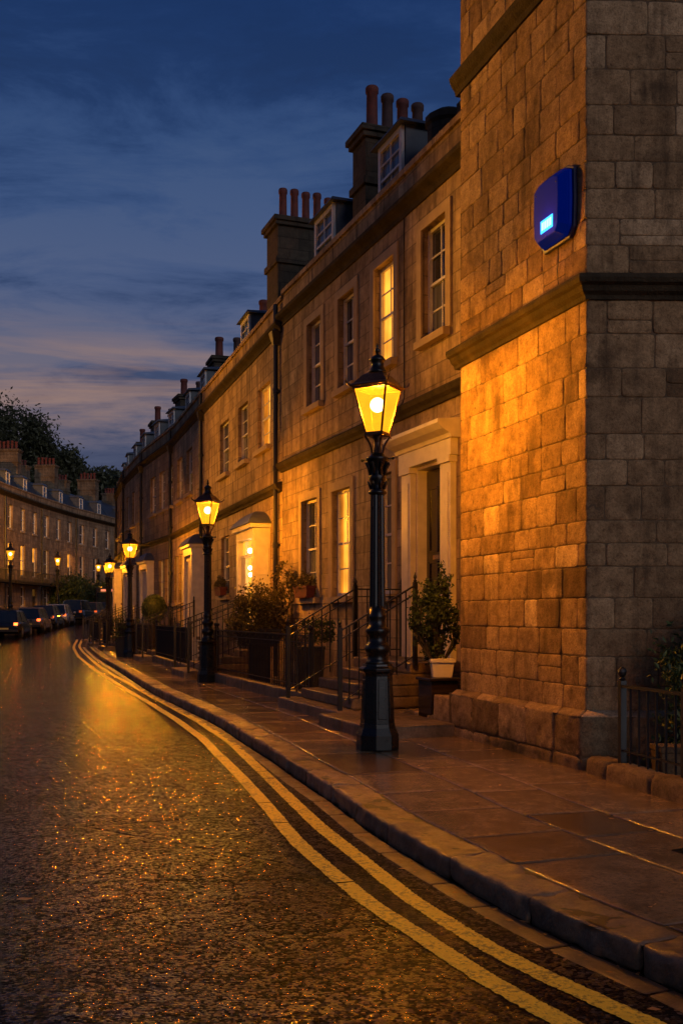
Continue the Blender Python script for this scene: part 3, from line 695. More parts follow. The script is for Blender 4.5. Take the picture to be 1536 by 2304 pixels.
# white door surround: pilasters, entablature, dark panelled door
a, b, _, _ = dra
mb = MB()
for x in (a-.36, b): mb.box(x, x+.36, .0, .1, .22, 4.05); mb.box(x-.02, x+.38, .0, .13, .2, .5); mb.box(x-.03, x+.39, .0, .14, 3.95, 4.05); mb.box(x+.08, x+.28, .1, .112, .7, 3.8)
mb.box(a-.42, b+.42, .0, .13, 4.05, 4.3)
mb.extrude([(0, 4.3), (.15, 4.3), (.18, 4.36), (.3, 4.42), (.38, 4.5), (.38, 4.56), (0, 4.6)], 'x', a-.5, b+.5)
for x in (a, b-.055): mb.box(x, x+.055, -.199, -.001, FL, 4.05)
mb.box(a+.055, b-.055, -.199, -.001, 4.0, 4.049)
mb.build('door_surround', M['white'], hA, bevel=.006)
mb = MB(); dy = -.17; w = b-a-.12; x = a+.06
mb.box(x, x+w, dy-.05, dy, FL+.02, 3.98)
for (px0, px1) in ((.12, .46), (.54, .88)):
    for z0, z1 in ((.12, .85), (1.0, 1.55), (1.7, 2.75)):
        mb.frustum((x+w*px0, x+w*px1, dy, dy+.001), (x+w*px0+.03, x+w*px1-.03, dy, dy+.001), FL+z0, FL+z1)
        for q in ((x+w*px0, x+w*px0+.03, FL+z0, FL+z1), (x+w*px1-.03, x+w*px1, FL+z0, FL+z1), (x+w*px0, x+w*px1, FL+z0, FL+z0+.03), (x+w*px0, x+w*px1, FL+z1-.03, FL+z1)): mb.box(q[0], q[1], dy, dy+.022, q[2], q[3])
dd = mb.build('door', M['door'], hA)
mb = MB(); mb.box(x+w*.3, x+w*.7, dy, dy+.03, FL+1.58, FL+1.65); mb.sphere((x+w*.5, dy+.05, FL+1.0), .04); mb.build('letter_plate', M['brass'], dd)
downpipe(hA, sA.hit(911), 2.4, 8.3, y=.02+.0).scale = (1, 1, 1)
# thin cable is the pipe above: slim it
pp = [c for c in hA.children if c.name.startswith('downpipe')][0]; bpy.data.objects.remove(pp)
mb = MB(); x = sA.hit(911); mb.tube([(x, .02, 8.3), (x+.01, .02, 6.6), (x-.01, .02, 5.3), (x-.04, .06, 5.2), (x-.05, .19, 5.05)], .012, 6); mb.build('cable', M['ironf'], hA)
x = sA.hit(848, -.22); x2 = sA.hit(900, -.22); dormer(hA, x2, x, 8.95, 10.25)
x = sA.hit(705, -.22); x2 = sA.hit(747, -.22); dormer(hA, x2, x, 8.95, 10.2)
x = sA.hit(822, -.45); chimney(hA, x, -.45, -1.95, 11.25, pots=4, pmat='mix', w=min(1.1, sA.hit(793, -.45)-x), ph=.86, hs=[1.12, 1, .95, .92], r=.12)
x = sA.hit(1008, -.75); mb = MB(); mb.lathe([(.36, 8.6), (.36, 9.9), (.4, 9.95), (.4, 10.05), (.25, 10.15)], 14, (x, -.75)); mb.box(x-1.6, x-.6, -3, -.6, 8.6, 10.); mb.build('chimney', M['stack'], hA)
# stack on the party wall
x = sA.L-.5; chimney(hA, sA.hit(628, -.35)-.05, -.3, -2.0, 11.42, zb=8.3, pots=5, w=.95, ph=.88, r=.1)

# ------------------------------------------------------------------ house B..G
ptsR = [QA, (-4.47, 33.4), (-6.6, 40.2), (-8.9, 46.), (-11.1, 52.5), (-13.15, 60.), (-13.5, 68.), (-12.4, 77.)]
def portico(r, x0, x1, zt, proj=.42, lit=False, zf=.95, deep=True, label=None):
    """projecting white porch: posts, panelled cheeks, lintel and a swept lead roof"""
    mb = MB(); t = .2
    for x in (x0, x1-t):
        mb.box(x, x+t, 0, proj, .16, zt-.34); mb.box(x-.02, x+t+.02, proj-.2, proj+.02, .15, .75)
        q = x-.012 if x == x0 else x+t-.02
        for z0, z1 in ((1.3, 2.4), (2.6, zt-.5)):
            for e in ((.04, .07, z0, z1), (proj-.08, proj-.05, z0, z1), (.04, proj-.05, z0, z0+.05), (.04, proj-.05, z1-.05, z1)): mb.box(q-.0, q+.032, e[0], e[1], e[2], e[3])
    mb.box(x0, x1, 0, proj+.002, zt-.34, zt-.1); mb.box(x0-.08, x1+.08, 0, proj+.1, zt-.1, zt)
    p = mb.build('portico', M['white'], r, bevel=.006)
    mb = MB(); n = 7; xm = (x0+x1)/2; hw = (x1-x0)/2+.14
    rings = []
    for k in range(n+1):
        t2 = k/n; rr = hw*(1-t2)**1.0*(1-.0*t2)+.02; zz = zt+.003+.38*math.sin(t2*math.pi/2)**.85; yy = (proj+.16)*(1-t2*.85)
        rings.append([(xm-rr, 0, zz), (xm-rr, yy, zz), (xm+rr, yy, zz), (xm+rr, 0, zz)])
    vs = [v for rg in rings for v in rg]; fs = [(4*j+i, 4*j+i+1, 4*j+i+5, 4*j+i+4) for j in range(n) for i in range(3)]+[(4*n, 4*n+1, 4*n+2, 4*n+3), (0, 1, 2, 3)]
    mb.add(vs, fs); mb.build('porch_roof', M['lead'], p)
    d = MB(); d.box(x0+.2, x1-.2, proj-.16, proj-.12, zf, zt-.5); d.box(x0+.2, x1-.2, proj-.16, proj-.08, zt-.5, zt-.42)
    if lit:
        xm_ = x0+.3+(x1-x0-.6)*.62
        d2 = MB(); d2.quad((x0+.19, proj-.14, zf), (x1-.19, proj-.14, zf), (x1-.19, proj-.14, zt-.35), (x0+.19, proj-.14, zt-.35)); d2.build('lit_hallway', M['hall'], r)
        d3 = MB(); d3.box(xm_, x1-.2, proj-.135, proj-.09, zf, zt-.75)
        for z0, z1 in ((.15, .8), (.95, 1.95)): d3.box(xm_+.1, x1-.3, proj-.09, proj-.07, zf+z0, zf+z1)
        d3.box(x0+.2, x1-.2, proj-.135, proj-.07, zt-.78, zt-.7); d3.box(xm_-.03, xm_+.03, proj-.135, proj-.06, zf, zt-.36)
        d3.build('open_door_leaf', M['white'], r)
        e = MB(); e.sphere((x0+.72, proj-.08, zt-.62), .06); e.sphere((x0+.7, proj-.08, zt-1.05), .05); e.sphere((x0+.66, proj-.08, zt-1.22), .05); e.build('porch_light', M['bulb'], r)
    else:
        for z0, z1 in ((.2, .9), (1.05, 2.)):
            d.box(x0+.32, (x0+x1)/2-.06, proj-.12, proj-.1, zf+z0, zf+z1); d.box((x0+x1)/2+.06, x1-.32, proj-.12, proj-.1, zf+z0, zf+z1)
        d.build('door', M['white'], r)
    f = MB(); f.box(x0+.2, x1-.2, .0, proj+.02, FL-.12, FL-.002); f.build('door_slab', M['step'], r)
    return p

sB = Seg(ptsR[0], ptsR[1])
upB = [op(sB, 580, 608, 5.78, 7.35), op(sB, 536, 558, 5.78, 7.35), op(sB, 495, 515, 5.78, 7.35)]
xB0 = sB.hit(570, .42); xB1 = xB0+2.0
loB = [op(sB, 497, 516, 2.2, 3.95)]
print('B', sB.L, upB, loB, xB0, sB.hit(515, .85), sB.hit(603))
dB = (xB0+.3, xB1-.3, FL, 3.5)
_, hB = town_house('stone_house', 'second terrace house, with the glowing open doorway under a white porch', ptsR[0], ptsR[1], upB+loB+[dB], mat='hB', zcorn=8.3, ztop=9.05, zstr=4.5)
for i, o_ in enumerate(upB): window(hB, *o_, pane=['lit', 'gdark', 'gdark'][i], lower=['lit', 'gnet', 'gnet'][i])
window(hB, *loB[0], pane='gdark', lower='gnet')
portico(hB, xB0, xB1, 3.85, lit=True)
downpipe(hB, .28, .2, 8.9, hop=8.25)
x = sB.hit(540, -.22); dormer(hB, x-1.05, x, 8.85, 9.95)
chimney(hB, sB.hit(528, -.8)-.8, -1.4, -3.6, 11.0, pots=3, ph=.7, w=1.)
mb = MB(); x = sB.hit(505, -.9); mb.box(x-1.5, x+.2, -3.2, -.9, 8.6, 9.75); mb.frustum((x-1.6, x+.3, -3.3, -.8), (x-.9, x-.4, -2.3, -1.8), 9.75, 10.8); mb.build('roof_turret', M['slate'], hB)

labs = ['third terrace house, behind the second lamp, with a white panelled porch', 'fourth terrace house, behind the round clipped bush', 'fifth terrace house, behind the third street lamp',
        'sixth terrace house, where the near terrace turns out of sight', 'seventh terrace house, round the bend of the near terrace', 'eighth terrace house, hidden beyond the bend of the near terrace']
SR = [sA, sB]; HR = [hA, hB]
for i in range(1, len(ptsR)-1):
    P, Q = ptsR[i], ptsR[i+1]; s = Seg(P, Q); L = s.L; SR.append(s); g = A((P[1]+Q[1])/2) if P[1] > 45 else 0
    if i == 1: ups = [op(s, 450, 457, 5.95, 7.55), op(s, 420, 433, 5.95, 7.55), op(s, 399, 411, 5.95, 7.55)]
    elif i == 2: ups = [op(s, 378, 389, 5.95, 7.55), op(s, 359, 371, 5.95, 7.55), op(s, 339, 351, 5.95, 7.55)]
    else: ups = [(L*(k+.5)/3-.5, L*(k+.5)/3+.5, 5.95-g*.4, 7.55-g*.4) for k in range(3)]
    px0 = s.hit(431, .42) if i == 1 else (L*.62 if i == 2 else L*.35); px1 = px0+1.8
    los = [(q-.45, q+.45, 2.1, 3.9) for q in ([L*.72, L*.9] if i == 1 else ([L*.12+.4, L*.38] if i == 2 else [L*.12+.3, L*.75, L*.9])) if not (px0-.6 < q < px1+.6)]
    d_ = (px0+.3, px1-.3, FL, 3.55)
    _, h = town_house('stone_house', labs[i-1], P, Q, ups+los+[d_], mat=['hC', 'hB', 'hC', 'hA', 'hB', 'hC'][i-1], zcorn=8.35, ztop=9.1, zstr=4.6, ground=g*.6)
    HR.append(h)
    for k, o_ in enumerate(ups): window(h, *o_, pane='gnet' if (i+k) % 2 else 'gdark', lower='litd' if (i == 1 and k < 2) else 'gnet', detail=i < 4)
    for k, o_ in enumerate(los): window(h, *o_, pane='litd' if (i == 2 and k == 1) or (i == 4 and k == 0) else 'gdark', detail=i < 4)
    portico(h, px0, px1, 3.95, proj=.3 if i == 2 else .42)
    downpipe(h, .2, .2, 8.9, hop=8.3)
    dormer(h, L*.25-.5, L*.25+.5, 8.85, 9.95); dormer(h, L*.72-.5, L*.72+.5, 8.85, 9.95)
    chimney(h, L*.45, -.9, -3.4, 10.95, pots=4, ph=.8, w=1., pmat='mix')
    chimney(h, L-.6, -1.3, -3.4, 10.8, pots=3, ph=.8, w=.9)
    mb = MB(); x = L*.5; mb.box(x-.9, x+.9, -3.2, -.6, 8.6, 9.6); mb.frustum((x-1., x+1., -3.3, -.5), (x-.3, x+.3, -2.2, -1.7), 9.6, 10.5); mb.build('roof_turret', M['slate'], h)

# ------------------------------------------------------------------ corner building
C0 = Vector((2.39, 10.0, 0)); C1 = Vector((1.48, 12.75, 0)); dl = (C1-C0).normalized(); nl = Vector((-dl.y, dl.x, 0))
dr = Vector((1, .02, 0)).normalized(); nr = Vector((dr.y, -dr.x, 0))
LL = (C1-C0).length
def corner_pt(off):   # intersection of both faces pushed out by off
    a = C0+nl*off; b = C0+nr*off; det = dl.x*(-dr.y)+dr.x*dl.y
    t = ((b.x-a.x)*(-dr.y)+dr.x*(b.y-a.y))/det; return a+dl*t
cb = empty('corner_building', (C0.x, C0.y, 0), 0, 'tall rough stone corner building on the right, carrying the blue alarm box', 'building')
ORG = Vector((C0.x, C0.y, 0))
def face_map(side, off):
    c = corner_pt(off); d, n = (dl, nl) if side == 'l' else (dr, nr)
    def f(u, v, h): p = c+d*u+n*h-ORG; return (p.x, p.y, v)
    return f
def course_heights(z0, z1, lo, hi, seed):
    r = random.Random(seed); zs = [z0]
    while zs[-1] < z1-hi*1.2: zs.append(zs[-1]+r.uniform(lo, hi))
    zs.append(z1); return zs
def stone_face(mb, zs, L, mapf, wlo, whi, seed, fine=True, special=None, rough=.006):
    r = random.Random(seed)
    for j in range(len(zs)-1):
        u = 0.
        first = r.uniform(wlo, whi)*(.5 if j % 2 else 1)
        while u < L-1e-6:
            w = first if u == 0 else r.uniform(wlo, whi)
            if L-(u+w) < wlo*.6: w = L-u
            zc = (zs[j]+zs[j+1])/2
            tn = min(1, max(0, r.gauss(.52, .11)))
            if 1.3 < zc < 4.2: tn = min(1, max(0, r.gauss(.38, .12)))
            if r.random() < .025: tn = .85
            # some blocks are two thin stones, a few are eroded
            if r.random() < .1 and w > .4:
                m = (zs[j]+zs[j+1])/2+r.uniform(-.04, .04); parts = [(u, u+w, zs[j], m), (u, u+w, m, zs[j+1])]
            else: parts = [(u, u+w, zs[j], zs[j+1])]
            for q in parts:
                stone(mb, *q, mapf, cell=.034 if fine else .25, bev=.005, depth=.009, rough=rough*(1.9 if tn < .42 else 1.1), gap=.002, jit=.0045, lift=r.uniform(-.004, .004), tone=(tn+r.uniform(-.05, .05), r.random()*(.9 if tn < .5 else .3), 0), corner=.028)
            u += w
mb = MB(); ZT = 12.6
zsb = course_heights(.68, 4.72, .22, .36, 3); zsu = course_heights(4.98, 8.14, .25, .36, 4); zst = course_heights(8.4, ZT, .26, .36, 5)
for k, zz in enumerate((zsb, zsu, zst)):
    stone_face(mb, zz, LL, face_map('l', 0), .26, .56, 10+k); stone_face(mb, zz, 3.0, face_map('r', 0), .36, .72, 20+k)
mb.build('wall', M['corner'], cb, smooth=True)
# solid core behind the facing stones
mb = MB(); off = -.009; c = corner_pt(off)-ORG; e = c+dl*(LL+.009); f_ = c+dr*12; bk = f_+Vector((0, 9, 0)); bl = e-nl*9
mb.extrude([(c.x, c.y), (e.x, e.y), (bl.x, bl.y), (bk.x, bk.y), (f_.x, f_.y)], 'z', 0, ZT-.02); mb.build('wall_core', M['mortar'], cb)
mb = MB()
c3 = corner_pt(0)+dr*3.0-ORG
mb.cur = (.5, .4, 0)
for zz in zsb[:-1]+zsu[:-1]+zst[:-1]:
    for kk in range(12): mb.cur = (random.uniform(.3, .6), random.random()*.5, 0); a = c3+dr*(kk*.75)+nr*-.002; b2 = c3+dr*(kk*.75+.74)+nr*-.002; mb.quad((a.x, a.y, zz+.003), (b2.x, b2.y, zz+.003), (b2.x, b2.y, zz+.33), (a.x, a.y, zz+.33))
mb.build('wall_far_end', M['corner'], cb)
def corner_moulding(mb, prof, e=0., lr=12.):
    """profile [(off,z)] swept round the corner"""
    n = len(prof); vs = []
    for st in range(3):
        for o_, z in prof:
            c = corner_pt(o_); p = c+dl*(LL-(c-C0).dot(dl)+e+.0) if st == 0 else (c if st == 1 else c+dr*lr)
            if st == 0: p = C0+dl*(LL+e+max(0, o_)*0)+nl*o_
            p = p-ORG; vs.append((p.x, p.y, z))
    fs = [(k*n+i, k*n+(i+1) % n, (k+1)*n+(i+1) % n, (k+1)*n+i) for k in range(2) for i in range(n)]+[tuple(range(n)), tuple(range(2*n, 3*n))]
    mb.add(vs, fs)
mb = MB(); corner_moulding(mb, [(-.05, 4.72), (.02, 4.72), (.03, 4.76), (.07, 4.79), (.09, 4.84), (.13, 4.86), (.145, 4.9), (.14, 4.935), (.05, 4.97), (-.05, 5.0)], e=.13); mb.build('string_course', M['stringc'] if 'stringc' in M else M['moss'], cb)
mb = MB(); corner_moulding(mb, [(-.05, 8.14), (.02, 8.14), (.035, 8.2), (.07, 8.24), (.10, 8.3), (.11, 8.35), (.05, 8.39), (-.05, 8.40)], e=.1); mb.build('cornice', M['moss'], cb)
# plinth with weathered sloping top
mb = MB(); PO = .13
for side, L in (('l', LL+.1), ('r', 3.)):
    f0 = face_map(side, PO)
    for j, (z0, z1) in enumerate(((.05, .26), (.26, .66))):
        r = random.Random(40+j); u = 0
        while u < L-1e-6:
            w = r.uniform(.35, .75)
            if L-(u+w) < .25: w = L-u
            stone(mb, u, u+w, z0, z1, f0, cell=.026, bev=.008, depth=.02, rough=.019, gap=.002, jit=.009, lift=r.uniform(-.01, .008), tone=(r.uniform(.1, .75) if j else r.uniform(.3, 1.), .4+.6*r.random(), 0), corner=.05); u += w
    def topm(u, v, h, side=side):
        t = v/.15; c = corner_pt(PO*(1-t)); d = dl if side == 'l' else dr; uu = u if u > .03 else u
        p = c+d*uu-ORG; return (p.x, p.y, .66+.05*t+h)
    u = 0
    while u < L-1e-6:
        w = min(random.uniform(.4, .8), L-u)
        if L-(u+w) < .2: w = L-u
        stone(mb, u, u+w, 0, .15, topm, cell=.05, bev=.008, depth=.012, rough=.006, gap=.002, jit=.002, tone=(random.uniform(.3, .7), .7, 0)); u += w
mb.build('plinth', M['plinth'], cb, smooth=True)
mb = MB(); c = corner_pt(PO-.016)-ORG; e1 = C0+dl*(LL+.085)+nl*(PO-.016)-ORG; e0 = C0+dl*(LL+.085)-nl*.3-ORG; r1 = c+dr*12; r0 = r1+Vector((0, .4, 0))
mb.extrude([(c.x, c.y), (e1.x, e1.y), (e0.x, e0.y), (r0.x, r0.y), (r1.x, r1.y)], 'z', 0, .662); mb.build('plinth_core', M['mortar'], cb)

# alarm box on the street face
ab = empty('alarm_box', (0, 0, 0), 0, 'bright blue burglar alarm box with a glowing strobe, high on the corner building', 'alarm')
ca = C0+nl*.006; ab.location = (ca.x, ca.y, 0); ab.rotation_euler = (0, 0, math.atan2(dl.y, dl.x))   # local x away from corner, y out
def loft(mb, ringA, ya, ringB, yb, capB=True, capA=True):
    n = len(ringA); mb.add([(p[0], ya, p[1]) for p in ringA]+[(p[0], yb, p[1]) for p in ringB], [(i, (i+1) % n, n+(i+1) % n, n+i) for i in range(n)]+([tuple(range(n, 2*n))] if capB else [])+([tuple(range(n))[::-1]] if capA else []))
def shield(x0, x1, z0, z1, k=.0):
    xm = (x0+x1)/2; w = x1-x0; h = z1-z0; pts = []
    pts += [(x0+w*.14, z0), (x1-w*.14, z0), (x1-w*.02, z0+h*.12), (x1, z0+h*.5), (x1-w*.015, z0+h*.93)]
    for t in (.8, .6, .4, .2): pts.append((x0+w*t, z1-h*.0+h*.02*math.sin(t*math.pi)))
    pts += [(x0+w*.015, z0+h*.93), (x0, z0+h*.5), (x0+w*.02, z0+h*.12)]
    return pts
B1 = simple('alarm_blue_plastic', (.0, .006, .24), .35, var=.25, scale=5, bump=.03, spec=.03, Emission_Color=(0., .03, .5, 1.), Emission_Strength=.1)  # weak emission stands in for strobe light shining through the cover
B2 = simple('alarm_back_plate', (.004, .006, .06), .4, var=.2, bump=.05)
mb = MB(); loft(mb, shield(.14, .83, 5.4, 6.14), 0, shield(.14, .83, 5.4, 6.14), .04); mb.build('back_plate', B2, ab, bevel=.01)
mb = MB(); loft(mb, shield(.17, .8, 5.43, 6.12), .04, shield(.18, .79, 5.44, 6.11), .08); loft(mb, shield(.18, .79, 5.44, 6.11), .08, shield(.26, .755, 5.49, 6.06), .155); cov = mb.build('cover', B1, ab, bevel=.012)
mb = MB(); mb.box(.36, .60, .153, .161, 5.55, 5.68); st = mb.build('strobe', emis('strobe_blue', (.05, .42, 1.), 2.6), ab, bevel=.003)
mb = MB()
for k in range(6): xx = .383+k*.034; mb.box(xx, xx+.018, .161, .1635, 5.575, 5.655)
mb.build('strobe_rib', emis('strobe_core', (.35, .85, 1.), 3.0), st)
mb = MB()
for x_, z_ in ((.3, 5.98), (.7, 5.98), (.5, 5.5)): mb.lathe([(.009, 0), (.009, .004), (.004, .006)], 8, (0, 0), 0); n_ = 24; mb.v[-n_:] = [(x_+v[0], .155+v[2], z_+v[1]) for v in mb.v[-n_:]]
mb.build('cover_screw', B2, cov)
mb = MB(); mb.tube([(.5, .01, 5.41), (.5, .008, 5.3), (.52, .012, 5.15), (.5, .01, 5.02)], .006, 6); mb.build('cable', M['ironf'], ab)
li = bpy.data.lights.new('strobe_glow', 'POINT'); li.energy = .9; li.color = (.0, .12, 1.); li.shadow_soft_size = .04
lo = bpy.data.objects.new('strobe_glow', li); COL.objects.link(lo); lo.location = (.47, .27, 5.61); lo.parent = ab

# ------------------------------------------------------------------ railings
def railing(label, p0, p1, h=.85, z0=.3, posts=True, spacing=.13, zend=None, double=False, finial='ball', cat='railing', group='black iron railings', coping=None, bar=.009, name='iron_railing', dog=0):
    """p0,p1 world xy; z0,zend heights of the foot; sloping rail when zend is given"""
    a = Vector((p0[0], p0[1], 0)); b = Vector((p1[0], p1[1], 0)); L = (b-a).length; z1 = z0 if zend is None else zend
    r = empty(name, (a.x, a.y, 0), math.atan2((b-a).y, (b-a).x), label, cat, group)
    Z = lambda x: z0+(z1-z0)*x/L
    for nm, hh, t in [('top_rail', h, .024), ('bottom_rail', .1, .016)]+([('middle_rail', h-.12, .018)] if double else []):
        mb = MB(); mb.add([(0, -t, Z(0)+hh), (L, -t, Z(L)+hh), (L, t, Z(L)+hh), (0, t, Z(0)+hh), (0, -t, Z(0)+hh+t), (L, -t, Z(L)+hh+t), (L, t, Z(L)+hh+t), (0, t, Z(0)+hh+t)],
                          [(0, 3, 2, 1), (4, 5, 6, 7), (0, 1, 5, 4), (1, 2, 6, 5), (2, 3, 7, 6), (3, 0, 4, 7)]); mb.build(nm, M['ironf'], r)
    pm = MB(); hp = h+.06; pm.box(-.028, .028, -.028, .028, -.04, hp)
    if finial == 'ball': pm.lathe([(.02, hp), (.03, hp+.015), (.018, hp+.03), (.036, hp+.055), (.042, hp+.08), (.034, hp+.105), (.008, hp+.125)], 10)
    else: pm.lathe([(.022, hp), (.03, hp+.02), (.014, hp+.035), (.028, hp+.07), (.003, hp+.14)], 8)
    pme = pm.mesh('post', M['ironf'])
    for x in (0, L):
        o = bpy.data.objects.new('post', pme); COL.objects.link(o); o.parent = r; o.location = (x, 0, Z(x))
    bmb = MB(); bmb.tube([(0, 0, .0), (0, 0, h)], bar, 6); bme = bmb.mesh('bar', M['ironf'])
    n = max(2, int(L/spacing))
    for k in range(1, n):
        x = L*k/n; o = bpy.data.objects.new('bar', bme); COL.objects.link(o); o.parent = r; o.location = (x, 0, Z(x))
    return r
def coping(label, s, x0, x1, y0, y1, z0, z1, name='coping_stone'):
    r = empty(name, s.w(x0, 0), s.rz, label, 'kerb stone', 'stone kerbs under the railings')
    mb = MB(); L = x1-x0; n = max(1, int(L/1.1)); 
    def mt(u, v, h): return (u, v, z1+h)
    def mf(u, v, h): return (u, y1+h, v)
    for k in range(n):
        tn = (random.uniform(.1, .6), random.random(), 0)
        stone(mb, L*k/n, L*(k+1)/n, y0, y1, mt, cell=.08, bev=.01, depth=.012, rough=.004, tone=tn)
        stone(mb, L*k/n, L*(k+1)/n, z0, z1, mf, cell=.08, bev=.01, depth=.012, rough=.005, tone=tn)
    o = mb.build('stone_course', M['step'], r, smooth=True)
    mb = MB(); mb.box(.01, L-.01, y0+.01, y1-.012, z0, z1-.012); mb.build('core', M['mortar'], r)
    return r
def steps(label, s, x0, x1, yout, n=5, z0=KH, z1=FL, wide=None, yin=.3):
    """flight rising from the pavement (y=yout) to the doorstep (y about .3)"""
    r = empty('stone_steps', s.w(x0, 0), s.rz, label, 'steps', 'stone steps up to the front doors'); rise = (z1-z0)/n; run = (yout-yin)/(n-1)
    for k in range(n):
        e = 0 if k else (wide or 0); y1 = yout-run*k; L = x1-x0+e*2; zt = z0+rise*(k+1)-.002
        def mt(u, v, h, zt=zt, e=e): return (u-e, v, zt+h)
        def mf(u, v, h, y1=y1, e=e): return (u-e, y1+h, v)
        def ms(u, v, h, e=e): return (-e-h, u, v)
        mb = MB(); tn = (random.uniform(.2, .6), random.random()*.8, 0); zb = -.05 if k == 0 else zt-rise+.002
        stone(mb, 0, L, max(y1-run-.02, .12), y1, mt, cell=.1, bev=.01, depth=.012, rough=.003, tone=tn); stone(mb, 0, L, zb, zt, mf, cell=.1, bev=.01, depth=.012, rough=.004, tone=tn)
        stone(mb, .13, y1, zb, zt, ms, cell=.1, bev=.01, depth=.012, rough=.004, tone=tn)
        mb.box(-e+.012, L-e-.012, .12, y1-.013, zb, zt-.013); mb.build('step', M['step'], r, smooth=False)
    return r

YA = 1.55  # width of the sunken areas in front of the houses
# house A
xd0, xd1 = sA.hit(930, .9), sA.hit(800, .9)
steps('wide stone steps to the dark panelled door, behind the nearest lamp', sA, xd0, xd1, 2.15, n=5, wide=.3, yin=.95)
r = empty('door_landing', sA.w(dra[0]-.3, 0), sA.rz, 'stone landing in front of the dark panelled door', 'landing'); mb = MB(); mb.box(0, xd1-dra[0]+.3, .15, .93, FL-.16, FL-.003); mb.box(.1, xd1-dra[0]+.2, .2, .85, .02, FL-.16); mb.build('landing_slab', M['step'], r, bevel=.01)
r = empty('stone_steps', sA.w(-.1, 0), sA.rz, 'long low step between the nearest lamp and the corner building plinth', 'steps'); mb = MB(); L_ = xd0+.02-.3+.1
stone(mb, 0, L_*.5, 1.3, 2.45, lambda u, v, h: (u, v, .3+h), cell=.08, bev=.012, depth=.015, rough=.006, tone=(.4, .6, 0)); stone(mb, L_*.5, L_, 1.3, 2.45, lambda u, v, h: (u, v, .3+h), cell=.08, bev=.012, depth=.015, rough=.006, tone=(.3, .6, 0))
stone(mb, 0, L_*.5, .02, .3, lambda u, v, h: (u, 2.45+h, v), cell=.05, bev=.012, depth=.015, rough=.008, tone=(.4, .6, 0)); stone(mb, L_*.5, L_, .02, .3, lambda u, v, h: (u, 2.45+h, v), cell=.05, bev=.012, depth=.015, rough=.008, tone=(.3, .6, 0)); mb.box(.01, L_-.01, 1.31, 2.434, .02, .285); mb.build('step', M['step'], r)
def stair_rail(label, s, x, yout, zin=FL, zout=.3, h=1.1, yin=.35, landing=.0):
    a = s.w(x, yout); b = s.w(x, yin); return railing(label, (a.x, a.y), (b.x, b.y), h=h, z0=zout, zend=zin, spacing=.13, double=True, bar=.012, finial='urn', name='stair_railing', group='sloping stair railings')
stair_rail('stair railing on the near side of the steps to the dark panelled door', sA, xd0-.05, 2.05, yin=.9)
stair_rail('stair railing on the far side of the steps to the dark panelled door', sA, xd1+.05, 2.05, yin=.9)
a = sA.w(xd1+.05, .88); b = sA.w(xd1+.05, .06); railing('short level railing joining the far stair railing to the wall', (a.x, a.y), (b.x, b.y), h=1.1, z0=FL, double=True, spacing=.17, finial='urn', bar=.011)
def area(label, s, x0, x1, y=YA, h=1.0, dbl=True):
    coping('mossy kerb under the '+label, s, x0, x1, y-.12, y+.14, .02, .34); a = s.w(x0, y); b = s.w(x1, y)
    railing(label, (a.x, a.y), (b.x, b.y), h=h, z0=.33, double=dbl, spacing=.105)
xa0 = xd1+.4; area('long area railing between the dark panelled door and the second lamp', sA, xa0, sA.L-.1, h=.95)
# basement area floor darkness: planting and a low iron bench-like grating are skipped; the return railing closes the area
a = sA.w(xa0-.25, 1.9); 
# low stone block and kerb between steps and plinth
def block(label, s, x0, x1, y0, y1, z0, z1):
    r = empty('stone_block', s.w(x0, 0), s.rz, label, 'stone'); mb = MB(); L = x1-x0
    tn = (random.uniform(.3, .6), .6, 0)
    stone(mb, 0, L, y0, y1, lambda u, v, h: (u, v, z1+h), cell=.05, bev=.012, depth=.015, rough=.008, tone=tn); stone(mb, 0, L, z0, z1, lambda u, v, h: (u, y1+h, v), cell=.05, bev=.012, depth=.015, rough=.009, tone=tn)
    stone(mb, y0, y1, z0, z1, lambda u, v, h: (-h, u, v), cell=.05, bev=.012, depth=.015, rough=.009, tone=tn)
    mb.box(.014, L, y0+.01, y1-.016, z0, z1-.016); mb.build('rough_stone', M['plinth'], r, smooth=False); return r
block('square stone block butted against the left end of the corner building plinth', Seg((C1.x, C1.y), (C1.x+dl.x, C1.y+dl.y)), .1, .62, -.5, .1, .02, .6)
block('low mossy stone beside the bottom of the steps to the dark panelled door', Seg((C1.x, C1.y), (C1.x+dl.x, C1.y+dl.y)), .63, 1.75, -.4, .06, .02, .32)

# houses beyond: steps, rails and area railings in each frame
names = ['glowing doorway', 'third terrace house', 'fourth terrace house', 'fifth terrace house', 'sixth terrace house']
doors = [(xB0, xB1)]
for i in range(1, 5):
    s = SR[i+1]; L = s.L; px0 = s.hit(431, .42) if i == 1 else (L*.62 if i == 2 else L*.35); doors.append((px0, px0+1.8))
for i, (x0, x1) in enumerate(doors):
    s = SR[i+1]; nm = names[i]
    steps(f'stone steps up to the {"glowing doorway" if i == 0 else "porch of the "+nm}', s, x0, x1, 2.1, n=5)
    stair_rail(f'near stair railing of the steps at the {nm}', s, x0-.06, 2.0)
    stair_rail(f'far stair railing of the steps at the {nm}', s, x1+.06, 2.0)
    if x0 > 1.0: area(f'short area railing before the {nm} porch', s, .05, x0-.25, h=.95)
    area(f'area railing beyond the {nm}', s, x1+.3, s.L-.05, h=.95)

